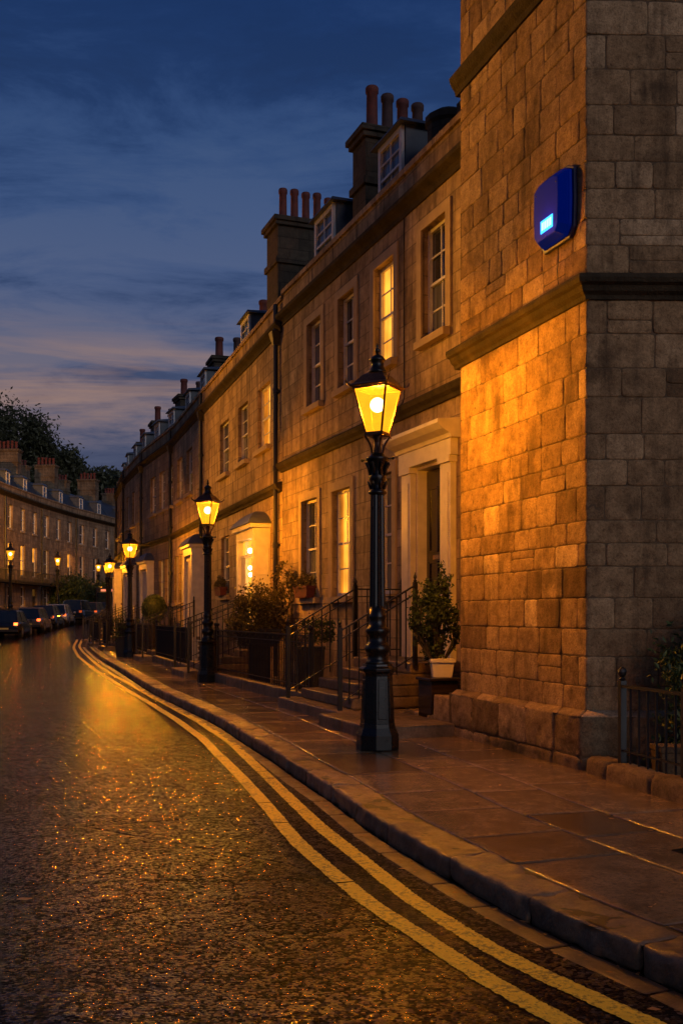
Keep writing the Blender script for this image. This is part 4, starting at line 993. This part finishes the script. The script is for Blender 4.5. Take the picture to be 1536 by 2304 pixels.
# right front garden railing beside the corner
ra, rb = (2.55, 9.3), (2.79, 8.3); rc = (3.05, 7.1)
railing('low iron railing with ball finials beside the corner building, at the right edge', ra, rb, h=.68, z0=.3, spacing=.145, bar=.011)
railing('low iron railing nearest the camera, running out of the right edge', (2.8, 8.24), rc, h=.68, z0=.3, spacing=.145, bar=.011)
s = Seg((3.2, 6.2), (2.42, 9.72)); 
def rough_kerb():
    r = empty('coping_stone', s.w(0, 0), s.rz, 'rough stone kerb under the low railings at the right edge', 'kerb stone', 'stone kerbs under the railings'); mb = MB(); x = 0
    while x < s.L-.05:
        w = min(random.uniform(.5, .9), s.L-x); tn = (random.uniform(.1, .5), random.random(), 0); j = random.uniform(-.02, .02)
        stone(mb, x, x+w, -.14, .12, lambda u, v, h: (u, v, .3+h+j), cell=.05, bev=.02, depth=.03, rough=.012, tone=tn, corner=.06); stone(mb, x, x+w, .02, .3+j, lambda u, v, h: (u, .12+h, v), cell=.05, bev=.02, depth=.03, rough=.014, tone=tn, corner=.06); x += w
    mb.box(.02, s.L-.02, -.13, .09, .02, .27); mb.build('stone_course', M['plinth'], r, smooth=True)
rough_kerb()
r = empty('garden_block', (3.05, 9.15, 0), 0, 'pale stone trough behind the low railing at the right edge', 'stone'); mb = MB(); mb.frustum((-.22, .22, -.14, .14), (-.24, .24, -.16, .16), .02, .42); mb.box(-.25, .25, -.17, .17, .42, .47); mb.build('stone_body', M['plinth'], r, bevel=.012)

# ------------------------------------------------------------------ plants
def shrub(name, label, cat, loc, blobs, n, size, mat, planter=None, stems=6, group=None, flat=0.):
    r = empty(name, loc, 0, label, cat, group); mb = MB()
    tot = sum(b[3]*b[4]*b[5] for b in blobs)
    sb = MB()
    for i, b in enumerate(blobs):
        f = blob(*b, clumps=int(22+18*b[5]), cl=.2, seed=hash(name+str(loc[0]))*0+i+int(abs(loc[0]*10)), hollow=.3)
        leaves(mb, int(n*b[3]*b[4]*b[5]/tot), f, size, flat)
        for c, _ in random.sample(f.cs, min(stems, len(f.cs))):
            z0 = planter[4] if planter else 0
            sb.tube([(b[0]*.3, b[1]*.3, z0), ((b[0]+c.x)/2, (b[1]+c.y)/2, (z0+c.z)/2+.05), tuple(c)], [.014, .01, .004], 5)
    mb.build('foliage', M[mat], r); sb.build('stem', M['bark'], r)
    if planter:
        x, y, hx, hy, z, m = planter; p = MB(); p.frustum((x-hx*.85, x+hx*.85, y-hy*.85, y+hy*.85), (x-hx, x+hx, y-hy, y+hy), 0, z); p.box(x-hx-.015, x+hx+.015, y-hy-.015, y+hy+.015, z, z+.05); p.build('planter', M[m], r, bevel=.006)
    return r
p = sA.w(sA.hit(985, 1.0), 1.0); 
shrub('potted_shrub', 'tall leafy shrub in a white planter beside the dark panelled door', 'plant', (p.x, p.y, FL-.15), [(-.05, 0, .95, .24, .22, .3), (.1, .05, 1.3, .12, .12, .22), (-.24, -.05, .7, .16, .16, .22), (.2, 0, .68, .13, .16, .26), (-.05, .1, .42, .16, .16, .2), (-.27, 0, 1.05, .11, .1, .1)], 4200, .034, 'leafd', planter=(.05, 0, .15, .15, .2, 'white'))
r = empty('pedestal', (p.x, p.y, 0), sA.rz, 'dark pedestal carrying the white planter of the tall shrub', 'pedestal'); mb = MB(); mb.box(-.2, .2, -.2, .2, .02, FL-.19); mb.box(-.23, .23, -.23, .23, FL-.19, FL-.152); mb.build('pedestal_body', M['door'], r, bevel=.01)
p = sA.w(sA.L-.7, .75); shrub('flowering_shrub', 'big rust-tinged shrub behind the area railing, by the tall downpipe', 'plant', (p.x, p.y, 1.0), [(0, 0, .75, .6, .5, .6), (.4, .1, .45, .45, .4, .45), (-.4, -.2, .4, .35, .35, .4), (.55, 0, 1.3, .3, .2, .5)], 8000, .045, 'leafw', planter=(0, 0, .5, .3, .28, 'joint'))
r = empty('planter_stand', (p.x, p.y, 0), sA.rz, 'dark brick stand under the rust-tinged shrub', 'stand'); mb = MB(); mb.box(-.2, .2, -.2, .2, .02, .94); mb.box(-.42, .42, -.3, .3, .94, .998); mb.build('stand_body', M['moss'], r, bevel=.01)
for lab, s_, q in (('window box of flowers under the leftmost ground floor window of the nearest house', sA, loA[2]), ('window box under the ground floor window left of the glowing doorway', sB, loB[0])):
    p = s_.w((q[0]+q[1])/2, .13); rr = shrub('window_box', lab, 'window box', (p.x, p.y, q[2]+.0), [(-.25, 0, .3, .22, .14, .18), (.25, 0, .3, .22, .14, .2), (0, 0, .36, .25, .14, .2)], 900, .035, 'leafw', planter=(0, 0, .45, .1, .2, 'pot'), stems=3, group='window boxes'); rr.rotation_euler = (0, 0, s_.rz)
# clipped ball
r = empty('topiary_bush', (-6.95, 38, 0), 0, 'round clipped green bush in a tub beside the third street lamp', 'bush'); mb = MB()
def ball():
    q = Vector((random.gauss(0, 1), random.gauss(0, 1), random.gauss(0, 1))).normalized()*(.45+random.gauss(0, .015)); return (q.x, q.y, 1.86+q.z*1.15)
leaves(mb, 3500, ball, .03); mb.sphere((0, 0, 1.86), .42, 16, 10, 1.15); mb.build('foliage', M['leafd'], r)
mb = MB(); mb.lathe([(.05, .2), (.04, 1.6)], 8); mb.build('stem', M['bark'], r); mb = MB(); mb.lathe([(.22, .02), (.3, 1.2), (.33, 1.2), (.33, 1.27), (.2, 1.27)], 14); mb.build('tub', M['moss'], r)
# garden bush at the right edge
shrub('garden_bush', 'dark ivy-like bush against the shaded wall at the right edge', 'bush', (3.35, 9.5, .1), [(0, 0, .9, .38, .3, .55), (.35, 0, 1.25, .4, .3, .5), (.1, 0, .4, .5, .3, .35)], 9000, .036, 'leafd')
for k, (px, yy, z, lab) in enumerate(((700, .9, .9, 'small leafy plant in a dark pot behind the long area railing'), (335, .9, .7, 'leafy plant behind the railing of the fourth terrace house'), (278, 1., .7, 'tall leafy plant behind the railing by the fourth street lamp'))):
    s_ = [sA, SR[3], SR[5]][k]; x = s_.hit(px, yy); p = s_.w(x, yy); shrub('area_plant', lab, 'plant', (p.x, p.y, .1), [(0, 0, z+.3, .4, .35, .3+.15*k)], 900, .04, 'leafd', planter=(0, 0, .25, .25, z, 'joint'), stems=4)

# fallen leaves
mb = MB()
for _ in range(420):
    u = random.uniform(9, 34); off = -abs(random.gauss(0, .12))-.02; x, y = KC.at(u, off); a = random.random()*6.28; s_ = random.uniform(.012, .03)
    if random.random() < .2: x, y = KC.at(u, random.uniform(.1, 2.5)); z = gz(x, y)+KH+.006
    else: z = gz(x, y)+.009
    mb.add([(x+math.cos(a+t)*s_*(1 if k % 2 else .55), y+math.sin(a+t)*s_*(1 if k % 2 else .55), z+random.uniform(0, .006)) for k, t in enumerate((0, 1.3, 3.14, 4.5))], [(0, 1, 2, 3)])
o = mb.build('fallen_leaves', M['leaffall']); tag(o, 'brown fallen leaves lying in the gutter along the kerb', 'leaves', kind='stuff')
mb = MB(); mb.add([(-1.86, 5.86, .008), (-1.84, 5.89, .012), (-1.79, 5.885, .009), (-1.77, 5.86, .014), (-1.80, 5.845, .008)], [(0, 1, 2, 3, 4)]); tag(mb.build('fallen_leaf', M['leaffall']), 'single pale leaf lying on the wet road at the lower left', 'leaf')

# drain gully cover in the pavement
r = empty('drain_cover', (2.35, 6.15, gz(0, 6)+KH+.002), math.radians(118), 'narrow iron drain grate set in the pavement at the lower right', 'drain cover'); mb = MB()
mb.box(-.42, .42, -.07, -.055, 0, .008); mb.box(-.42, .42, .055, .07, 0, .008); mb.box(-.42, -.405, -.055, .055, 0, .008); mb.box(.405, .42, -.055, .055, 0, .008)
for k in range(16): mb.box(-.38+k*.05, -.36+k*.05, -.055, .055, -.001, .006)
mb.build('grate', M['iron'], r)
mb = MB(); mb.box(-.4, .4, -.052, .052, -.004, -.0015); mb.build('slot', M['joint'], r)

# ------------------------------------------------------------------ far crescent
NL = [(-24.2, 50), (-24.9, 60), (-25.5, 69), (-25.75, 78), (-25.6, 87), (-25., 96), (-23.6, 106), (-20.5, 117), (-15, 128), (-8, 138)]
lbl = ['off the left edge of the view', 'nearest visible of the crescent, with tall lit first floor windows', 'with the iron balcony behind the dark and brown cars', 'behind the white car and middle far lamp', 'behind the dark shrubs',
       'behind the far lamp nearest the bus', 'behind the bus', 'hidden beyond the bus', 'at the far hidden end']
for i in range(len(NL)-1):
    Q, P = NL[i], NL[i+1]; s = Seg(P, Q); L = s.L; g = A((P[1]+Q[1])/2)
    r = empty('crescent_house', (s.P.x, s.P.y, 0), s.rz, 'three storey crescent house '+lbl[i], 'house', 'houses of the far crescent')
    ops = []
    for c in range(3):
        x = L*(c+.5)/3-.55
        ops += [(x, x+1.1, 8.35, 10.2, 't', c), (x, x+1.1, 4.75, 7.25, 'm', c)]
        ops += [(x, x+1.1, 2.3, 3.9, 'g', c)] if c != i % 3 else [(x-.05, x+1.15, g+.25, 3.75, 'd', c)]
    mb = MB(); opening_wall(mb, L, g-.3, 11.0, [q[:4] for q in ops], t=.25); mb.quad((0, 0, g-.3), (0, -9, g-.3), (0, -9, 11), (0, 0, 11)); mb.quad((L, 0, g-.3), (L, -9, g-.3), (L, -9, 11), (L, 0, 11)); mb.quad((0, -9, g-.3), (L, -9, g-.3), (L, -9, 11), (0, -9, 11)); mb.build('wall', M['hL'], r)
    mb = MB(); mb.box(0, L, -.3, 0.02, 11.0, 11.6); mb.box(0, L, -.35, .08, 11.6, 11.7); mb.build('parapet', M['hL'], r)
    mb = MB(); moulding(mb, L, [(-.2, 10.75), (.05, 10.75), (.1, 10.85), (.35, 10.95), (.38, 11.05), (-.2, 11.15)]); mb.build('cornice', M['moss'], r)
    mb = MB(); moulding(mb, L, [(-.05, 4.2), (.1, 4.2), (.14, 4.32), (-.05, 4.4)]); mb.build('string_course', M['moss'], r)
    mb = MB(); mb.extrude([(-.35, 11.2), (-.35, 11.35), (-1.6, 13.1), (-4.5, 14.2), (-8.6, 11.4), (-8.6, 11.2)], 'x', .02, L-.02); mb.build('roof', M['slate'], r)
    for q in ops:
        if q[4] == 'd':
            mb = MB(); mb.box(q[0], q[1], -.24, -.18, q[2], 3.2); mb.build('door', M['door'], r); mb = MB(); mb.box(q[0], q[1], -.23, -.2, 3.2, q[3]); mb.build('fanlight', M['litd' if i % 2 else 'gdark'], r); continue
        lit = (q[4] == 'm' and i in (2, 3)) or (q[4] == 't' and i == 2 and q[5] == 1) or (i == 4 and q[4] == 'm' and q[5] == 0)
        pn = 'lit' if lit else ('gnet' if random.random() < .35 else 'gdark')
        window(r, *q[:4], y=-.14, pane=pn, lower=pn if (not lit or q[5] != 0) else 'gdark', detail=False, fw=.07)
    for x in (L*.27, L*.73):
        mb = MB(); mb.box(x-.55, x+.55, -2.5, -.55, 11.5, 12.9); mb.frustum((x-.65, x+.65, -2.5, -.4), (x-.5, x+.5, -2.5, -.6), 12.9, 13.1); mb.build('dormer', M['lead'], r)
        window(r, x-.42, x+.42, 11.75, 12.85, y=-.47, pane='gnet' if random.random() < .6 else 'gblue', sill=False, detail=False, fw=.09, name='dormer_window')
    chimney(r, .0, -1.6, -3.5, 15.6, zb=11, w=1.0, pots=5, st='stackL', ph=.75, pmat='pot', r=.12)
    chimney(r, L*.5, -2.6, -4.0, 14.9, zb=12, w=.9, pots=4, st='stackL', ph=.6, pmat='pot', r=.12)
    downpipe(r, L-.2, g, 10.7)
    if i in (2, 3, 4):
        mb = MB(); mb.box(.3, L-.3, .0, .95, 4.05, 4.18); bal = mb.build('balcony', M['moss'], r)
        mb = MB(); mb.box(.3, L-.3, .9, .93, 5.05, 5.09); mb.box(.3, .33, .0, .93, 5.05, 5.09); mb.box(L-.33, L-.3, .0, .93, 5.05, 5.09); x = .3
        while x < L-.3: mb.box(x, x+.03, .905, .925, 4.18, 5.05); x += .16
        mb.build('balcony_railing', M['ironf'], bal)
    # front railing
    a = s.w(.1, 1.9); b = s.w(L-.1, 1.9)
    rr = empty('iron_railing', (a.x, a.y, 0), s.rz, 'railing of the crescent house '+lbl[i], 'railing', 'railings of the far crescent'); mb = MB(); mb.box(0, L-.2, -.02, .02, g+1.15, g+1.2); mb.build('top_rail', M['ironf'], rr)
    mb = MB(); mb.box(0, L-.2, -.12, .12, g-.1, g+.3); mb.build('kerb_wall', M['moss'], rr); mb = MB(); mb.box(-.011, .011, -.011, .011, g+.3, g+1.3); bm_ = mb.mesh('bar', M['ironf'])
    n = int((L-.2)/.22)
    for k in range(n+1): o = bpy.data.objects.new('bar', bm_); COL.objects.link(o); o.parent = rr; o.location = ((L-.2)*k/n, 0, 0)
for k, (i, t, z) in enumerate(((4, .3, 4.6), (4, .75, 4.7), (5, .3, 4.5), (5, .8, 4.0))):
    P, Q = NL[i+1], NL[i]; s = Seg(P, Q); p = s.w(s.L*(1-t), 1.3+.4*(k % 2)); g = A(p.y)
    shrub('street_shrub', ['dark shrub filling the balcony left of the farther lamps', 'dark tall shrub left of the far lamp by the bus', 'dark shrub before the crescent, right of the far lamp', 'low dark shrub before the crescent by the bus'][k], 'shrub', (p.x, p.y, g), [(0, 0, z-2.2, 1.6, 1.2, 1.5)], 1800, .16, 'leafd', stems=5, group='dark shrubs before the crescent')

# ------------------------------------------------------------------ cars
def make_car(kind, paint, label, x, y, rz, tail=True, lit=3.):
    L, W, H = {'hatch': (3.9, 1.72, 1.48), 'suv': (4.5, 1.85, 1.72), 'est': (4.4, 1.78, 1.5)}[kind]
    r = empty('parked_car', (x, y, gz(x, y)), rz, label, 'car', 'cars parked along the far kerb')   # local +y = forward, rear faces -y
    hw = W/2; hl = L/2; belt = .56*H; gc = .2
    pm = simple('paint_'+kind+str(int(x*10)), paint, .18, metal=.3, var=.15, scale=2, bump=.02, spec=.6, Coat_Weight=.6)
    # stations from rear to front: y, zlow, zbelt, halfwidth
    st = [(-hl, .42, belt*.78, hw*.80), (-hl+.06, .32, belt*.95, hw*.93), (-hl+.5, gc, belt*1.0, hw), (-hl+1.6, gc, belt, hw), (0.2, gc, belt*.98, hw), (hl-1.0, gc, belt*.93, hw), (hl-.35, gc+.03, belt*.82, hw*.94), (hl-.05, .3, belt*.68, hw*.82), (hl, .38, belt*.6, hw*.7)]
    mb = MB(); n = 10; vs = []
    for (yy, zl, zb, w) in st:
        ring = [(-w*.9, zl), (-w, zl+.12), (-w*1.0, (zl+zb)/2), (-w*.97, zb-.06), (-w*.88, zb), (w*.88, zb), (w*.97, zb-.06), (w, (zl+zb)/2), (w, zl+.12), (w*.9, zl)]
        vs += [(a, yy, b) for a, b in ring]
    fs = [(j*n+i, j*n+(i+1) % n, (j+1)*n+(i+1) % n, (j+1)*n+i) for j in range(len(st)-1) for i in range(n)]+[tuple(range(n)), tuple((len(st)-1)*n+i for i in range(n))]
    mb.add(vs, fs)
    # roof and pillars
    ry0, ry1 = (-hl+.42, hl-1.75) if kind != 'est' else (-hl+.5, hl-1.8); by0, by1 = -hl+.12, hl-1.05; rw = hw*.70
    zr = H; zb = belt-.02
    mb.frustum((-rw, rw, ry0, ry1), (-rw*.9, rw*.9, ry0+.12, ry1-.15), zr-.08, zr)
    for sx in (-1, 1):
        for (yb, yt) in ((by0, ry0), (by1, ry1), ((by0+by1)/2-.1, (ry0+ry1)/2-.05)):
            mb.add([(sx*(hw*.87), yb-.04, zb), (sx*(hw*.87), yb+.05, zb), (sx*(hw*.80), yb+.05, zb), (sx*(hw*.80), yb-.04, zb), (sx*(rw+.005), yt-.03, zr-.06), (sx*(rw+.005), yt+.06, zr-.06), (sx*(rw-.06), yt+.06, zr-.06), (sx*(rw-.06), yt-.03, zr-.06)], [(0, 1, 2, 3), (4, 5, 6, 7), (0, 1, 5, 4), (1, 2, 6, 5), (2, 3, 7, 6), (3, 0, 4, 7)])
    mb.build('body', pm, r, smooth=False, bevel=.03)
    mb = MB(); mb.add([(-hw*.85, by0, zb), (hw*.85, by0, zb), (hw*.85, by1, zb), (-hw*.85, by1, zb), (-rw*.98, ry0, zr-.07), (rw*.98, ry0, zr-.07), (rw*.98, ry1, zr-.07), (-rw*.98, ry1, zr-.07)], [(0, 3, 2, 1), (4, 5, 6, 7), (0, 1, 5, 4), (1, 2, 6, 5), (2, 3, 7, 6), (3, 0, 4, 7)]); mb.build('windows', M['carglass'], r)
    for sx in (-1, 1):
        for yy in (-hl+.78, hl-.8):
            t = MB(); t.lathe([(.18, -.1), (.3, -.1), (.325, -.07), (.325, .07), (.3, .1), (.18, .1)], 20); o = t.build('wheel', M['tyre'], r, smooth=False); o.rotation_euler = (0, math.pi/2, 0); o.location = (sx*(hw-.1), yy, .325)
            t = MB(); t.lathe([(.02, -.106), (.17, -.104), (.19, -.09), (.19, .09), (.17, .104), (.02, .106)], 12); t.build('rim', M['rim'], o)
        t = MB(); t.box(sx*(hw*.74)-.1, sx*(hw*.74)+.1, -hl-.012, -hl+.12, belt*.80, belt*.97); t.build('tail_light', emis('tail_'+str(int(x*10))+str(sx), (1., .13, .02), lit if (sx > 0 or lit < 2) else .4), r, bevel=.02)
        t = MB(); t.box(sx*(hw*.62)-.13, sx*(hw*.62)+.13, hl-.12, hl-.0, belt*.58, belt*.72); t.build('headlight', M['rim'], r, bevel=.02)
        t = MB(); t.box(sx*(hw+.07)-.07, sx*(hw+.07)+.07, by1-.25, by1-.15, belt+.02, belt+.15); t.build('wing_mirror', pm, r, bevel=.02)
    t = MB(); t.box(-.26, .26, -hl-.015, -hl+.02, belt*.5, belt*.5+.11); t.build('number_plate', M['plate'], r)
    t = MB(); t.box(-hw*.86, hw*.86, -hl-.03, -hl+.1, .3, .44); t.build('bumper', M['tyre'], r, bevel=.02)
    return r
M['carglass'] = simple('car_glass', (.012, .02, .03), .06, var=.2, bump=.0, spec=.9); M['tyre'] = simple('tyre_rubber', (.015, .015, .015), .8, var=.3); M['rim'] = simple('alloy', (.35, .35, .36), .3, metal=.8, var=.2)
M['plate'] = simple('plate_yellow', (.6, .45, .1), .5, var=.1)
cars = [('hatch', (.012, .013, .02), -18.45, 57.2, 'black hatchback with one bright red tail light, nearest parked car at the left edge', 7.),
        ('hatch', (.16, .12, .085), -18.75, 62.4, 'bronze hatchback, second in the row of parked cars', 3.5),
        ('hatch', (.02, .025, .04), -19.35, 67.4, 'dark navy hatchback between the bronze car and the white car', 1.2),
        ('hatch', (.55, .56, .56), -19.95, 72.5, 'white car, the palest in the parked row', 2.5),
        ('suv', (.02, .028, .04), -20.1, 78.2, 'tall dark blue off-roader just beyond the white car', .5),
        ('est', (.09, .07, .055), -20.35, 84, 'brown estate car beyond the tall dark off-roader', 1.),
        ('hatch', (.04, .04, .045), -20.75, 89.5, 'farthest parked car, small and dark grey in front of the bus', 2.)]
for kind, pc, x, y, lab, lt in cars: make_car(kind, pc, lab, x, y, math.radians(6 if y < 75 else 1), lit=lt)
# the bus closing the view
r = empty('bus', (-21.1, 97.5, gz(-21, 97.5)), math.radians(0), 'dark single-deck bus with lights along its roof edge, facing the street end', 'bus')
mb = MB(); mb.box(-1.25, 1.25, -4.5, 4.5, .35, 2.75); mb.box(-1.15, 1.15, -4.4, 4.4, 2.75, 2.88); mb.build('body', simple('bus_paint', (.02, .022, .03), .3, var=.2, spec=.6), r, bevel=.08)
mb = MB(); mb.box(-1.12, 1.12, -4.53, -4.46, 1.15, 2.35); mb.build('windscreen', M['carglass'], r, bevel=.02)
mb = MB(); mb.box(-.75, .75, -4.54, -4.46, 2.46, 2.66); mb.build('destination_sign', emis('sign_red', (1., .25, .12), 1.1), r)
mb = MB(); mb.box(.7, 1.1, -4.545, -4.47, 1.95, 2.2); mb.build('route_sign', emis('sign_blue', (.15, .45, 1.), 1.6), r)
for sx in (-1, 1):
    mb = MB(); mb.box(sx*.9-.14, sx*.9+.14, -4.55, -4.45, .62, .78); mb.build('headlight', emis('bus_head'+str(sx), (1., .5, .2), 1.2), r, bevel=.02)
    for yy in (-2.8, 2.8):
        t = MB(); t.lathe([(.25, -.14), (.45, -.14), (.48, -.1), (.48, .1), (.45, .14), (.25, .14)], 18); o = t.build('wheel', M['tyre'], r); o.rotation_euler = (0, math.pi/2, 0); o.location = (sx*1.08, yy, .48)

# ------------------------------------------------------------------ trees on the hill
def tree(x, y, h, w, label, n=5000, size=.45, seed=1, group=None):
    g = gz(x, y)+ground_z(x, y)-.2; r = empty('tree', (x, y, g), 0, label, 'tree', group); rr = random.Random(seed)
    t = MB(); t.tube([(0, 0, 0), (.2, 0, h*.2), (.1, .2, h*.45), (0, 0, h*.8)], [w*.06, w*.045, w*.03, w*.01], 8)
    f = blob(0, 0, h*.62, w*.5, w*.45, h*.36, clumps=46, cl=.2, seed=seed, hollow=.25)
    for c, _ in rr.sample(f.cs, 16): t.tube([(0, 0, h*.3+rr.random()*h*.25), (c.x*.5, c.y*.5, c.z*.85), tuple(c)], [w*.02, w*.012, w*.004], 5)
    t.build('trunk', M['bark'], r); mb = MB(); leaves(mb, n, f, size); mb.build('crown', M['leaft'], r); return r
tg = 'trees beyond the far crescent'
tree(-50, 150, 19, 13.5, 'largest tree, dark and round-topped, rising behind the crescent at the left edge', 24000, .33, 3, tg)
tree(-43.5, 154, 12.5, 8, 'dark tree on the right flank of the largest tree', 12000, .42, 5, tg)
tree(-60, 156, 22, 16, 'dark tree left of the largest tree, at the very edge', 12000, .42, 8, tg)
mb = MB(); tb = MB()
for k in range(46):
    x = random.uniform(-75, 6); y = random.uniform(158, 205); g = gz(x, y)+ground_z(x, y); h = random.uniform(6, 9.5)
    if x > -34: h *= 1.0
    f = blob(x, y, g+h*.62, h*.42, h*.4, h*.4, clumps=18, cl=.2, seed=k); leaves(mb, 1500, f, .55); tb.tube([(x, y, g-.5), (x, y, g+h*.6)], [.3, .15], 6)
o = mb.build('wood', M['leaft']); tag(o, 'dark wooded hillside closing the view behind the crescent roofs', 'wood', kind='stuff')
o = tb.build('wood_trunks', M['bark']); tag(o, 'trunks standing inside the dark wood on the hill', 'wood', kind='stuff')

# ------------------------------------------------------------------ world, sun, camera
w = bpy.data.worlds.new('World'); S.world = w; w.use_nodes = True; nt = w.node_tree; nt.nodes.clear()
class Wt(Nt):
    def __init__(s): s.t = nt; s.out = nt.nodes.new('ShaderNodeOutputWorld')
t = Wt(); g = t.n('TexCoord').outputs['Generated']; sp = t.n('SeparateXYZ', None, i0=g)
sky = t.n('TexSky', {'sky_type': 'NISHITA', 'sun_disc': False, 'sun_elevation': math.radians(-2), 'sun_rotation': math.radians(148)})
zz = sp.outputs[2]
base = t.ramp(zz, [(0., (.055, .055, .075)), (.13, (.062, .075, .135)), (.19, (.075, .095, .17)), (.26, (.055, .088, .19)), (.36, (.026, .066, .185)), (.52, (.0105, .036, .13)), (.8, (.006, .018, .07))])
# clouds on a flat layer: project the direction on a plane
den = t.math('ADD', t.math('MAXIMUM', zz, 0.), .12)
cu = t.math('DIVIDE', sp.outputs[0], den); cv = t.math('DIVIDE', sp.outputs[1], den)
cv2 = t.n('CombineXYZ', None, i0=t.math('MULTIPLY', cu, .55), i1=t.math('MULTIPLY', cv, 1.0), i2=3.7).outputs[0]
n1 = t.noise(cv2, 1.05, 8, .6, .5); n2 = t.noise(cv2, 3.6, 8, .66, .5)
cn = t.math('ADD', t.math('MULTIPLY', n1, .55), t.math('MULTIPLY', n2, .45))
low = t.ramp(zz, [(.06, 1.), (.4, .95), (.55, .5)])
dark = t.math('MULTIPLY', t.ramp(cn, [(.46, 0.), (.56, 1.)]), low)
c = t.mix(t.math('MULTIPLY', dark, .8), base, t.ramp(zz, [(.1, (.042, .052, .105)), (.3, (.022, .04, .10)), (.5, (.008, .025, .085))]))
lit = t.math('MULTIPLY', t.ramp(cn, [(.41, 1.), (.52, 0.)]), t.ramp(zz, [(.15, 0.), (.195, 1.), (.235, 1.), (.29, .75), (.42, .6), (.52, .1)]))
c = t.mix(lit, c, t.ramp(zz, [(.175, (.30, .19, .16)), (.215, (.15, .135, .18)), (.3, (.09, .122, .225)), (.42, (.055, .10, .215))]))
# afterglow band low in the west, broken by cloud
v3 = t.n('CombineXYZ', None, i0=t.math('MULTIPLY', sp.outputs[0], 3.), i1=t.math('MULTIPLY', zz, 34.), i2=sp.outputs[1]).outputs[0]
bn = t.noise(v3, 1.2, 5, .55, .5)
band = t.math('MULTIPLY', t.ramp(bn, [(.44, 0.), (.6, 1.)]), t.ramp(zz, [(.17, 0.), (.195, 1.), (.235, .8), (.275, 0.)]))
c = t.mix(t.math('MULTIPLY', band, .75), c, (.34, .21, .165))
add = t.mix(.012, c, sky.outputs[0], 'ADD')
bg = t.n('Background', None, Color=add, Strength=1.)
nt.links.new(bg.outputs[0], t.out.inputs[0])
sl = bpy.data.lights.new('sun', 'SUN'); sl.energy = .58; sl.angle = math.radians(40); sl.color = (.92, .9, .95); so = bpy.data.objects.new('sun', sl); COL.objects.link(so); so.rotation_euler = Vector((-.5, .8, -.33)).to_track_quat('-Z', 'Y').to_euler()
cam = bpy.data.cameras.new('camera'); co = bpy.data.objects.new('camera', cam); COL.objects.link(co); S.camera = co
co.location = (0, 0, CAMZ); co.rotation_euler = (math.pi/2, 0, 0); cam.sensor_fit = 'VERTICAL'; cam.sensor_height = 36; cam.lens = 36*F/2304; cam.shift_y = (HZ-1152)/2304; cam.clip_end = 3000; cam.clip_start = .1
S.view_settings.view_transform = 'Standard'; S.view_settings.look = 'None'; S.view_settings.exposure = 0; S.view_settings.gamma = 1
S.render.engine = 'CYCLES'
S.cycles.use_light_tree = True; S.cycles.transparent_max_bounces = 12; S.cycles.max_bounces = 6; S.cycles.diffuse_bounces = 3; S.cycles.glossy_bounces = 3; S.cycles.sample_clamp_indirect = 4; S.cycles.caustics_reflective = False
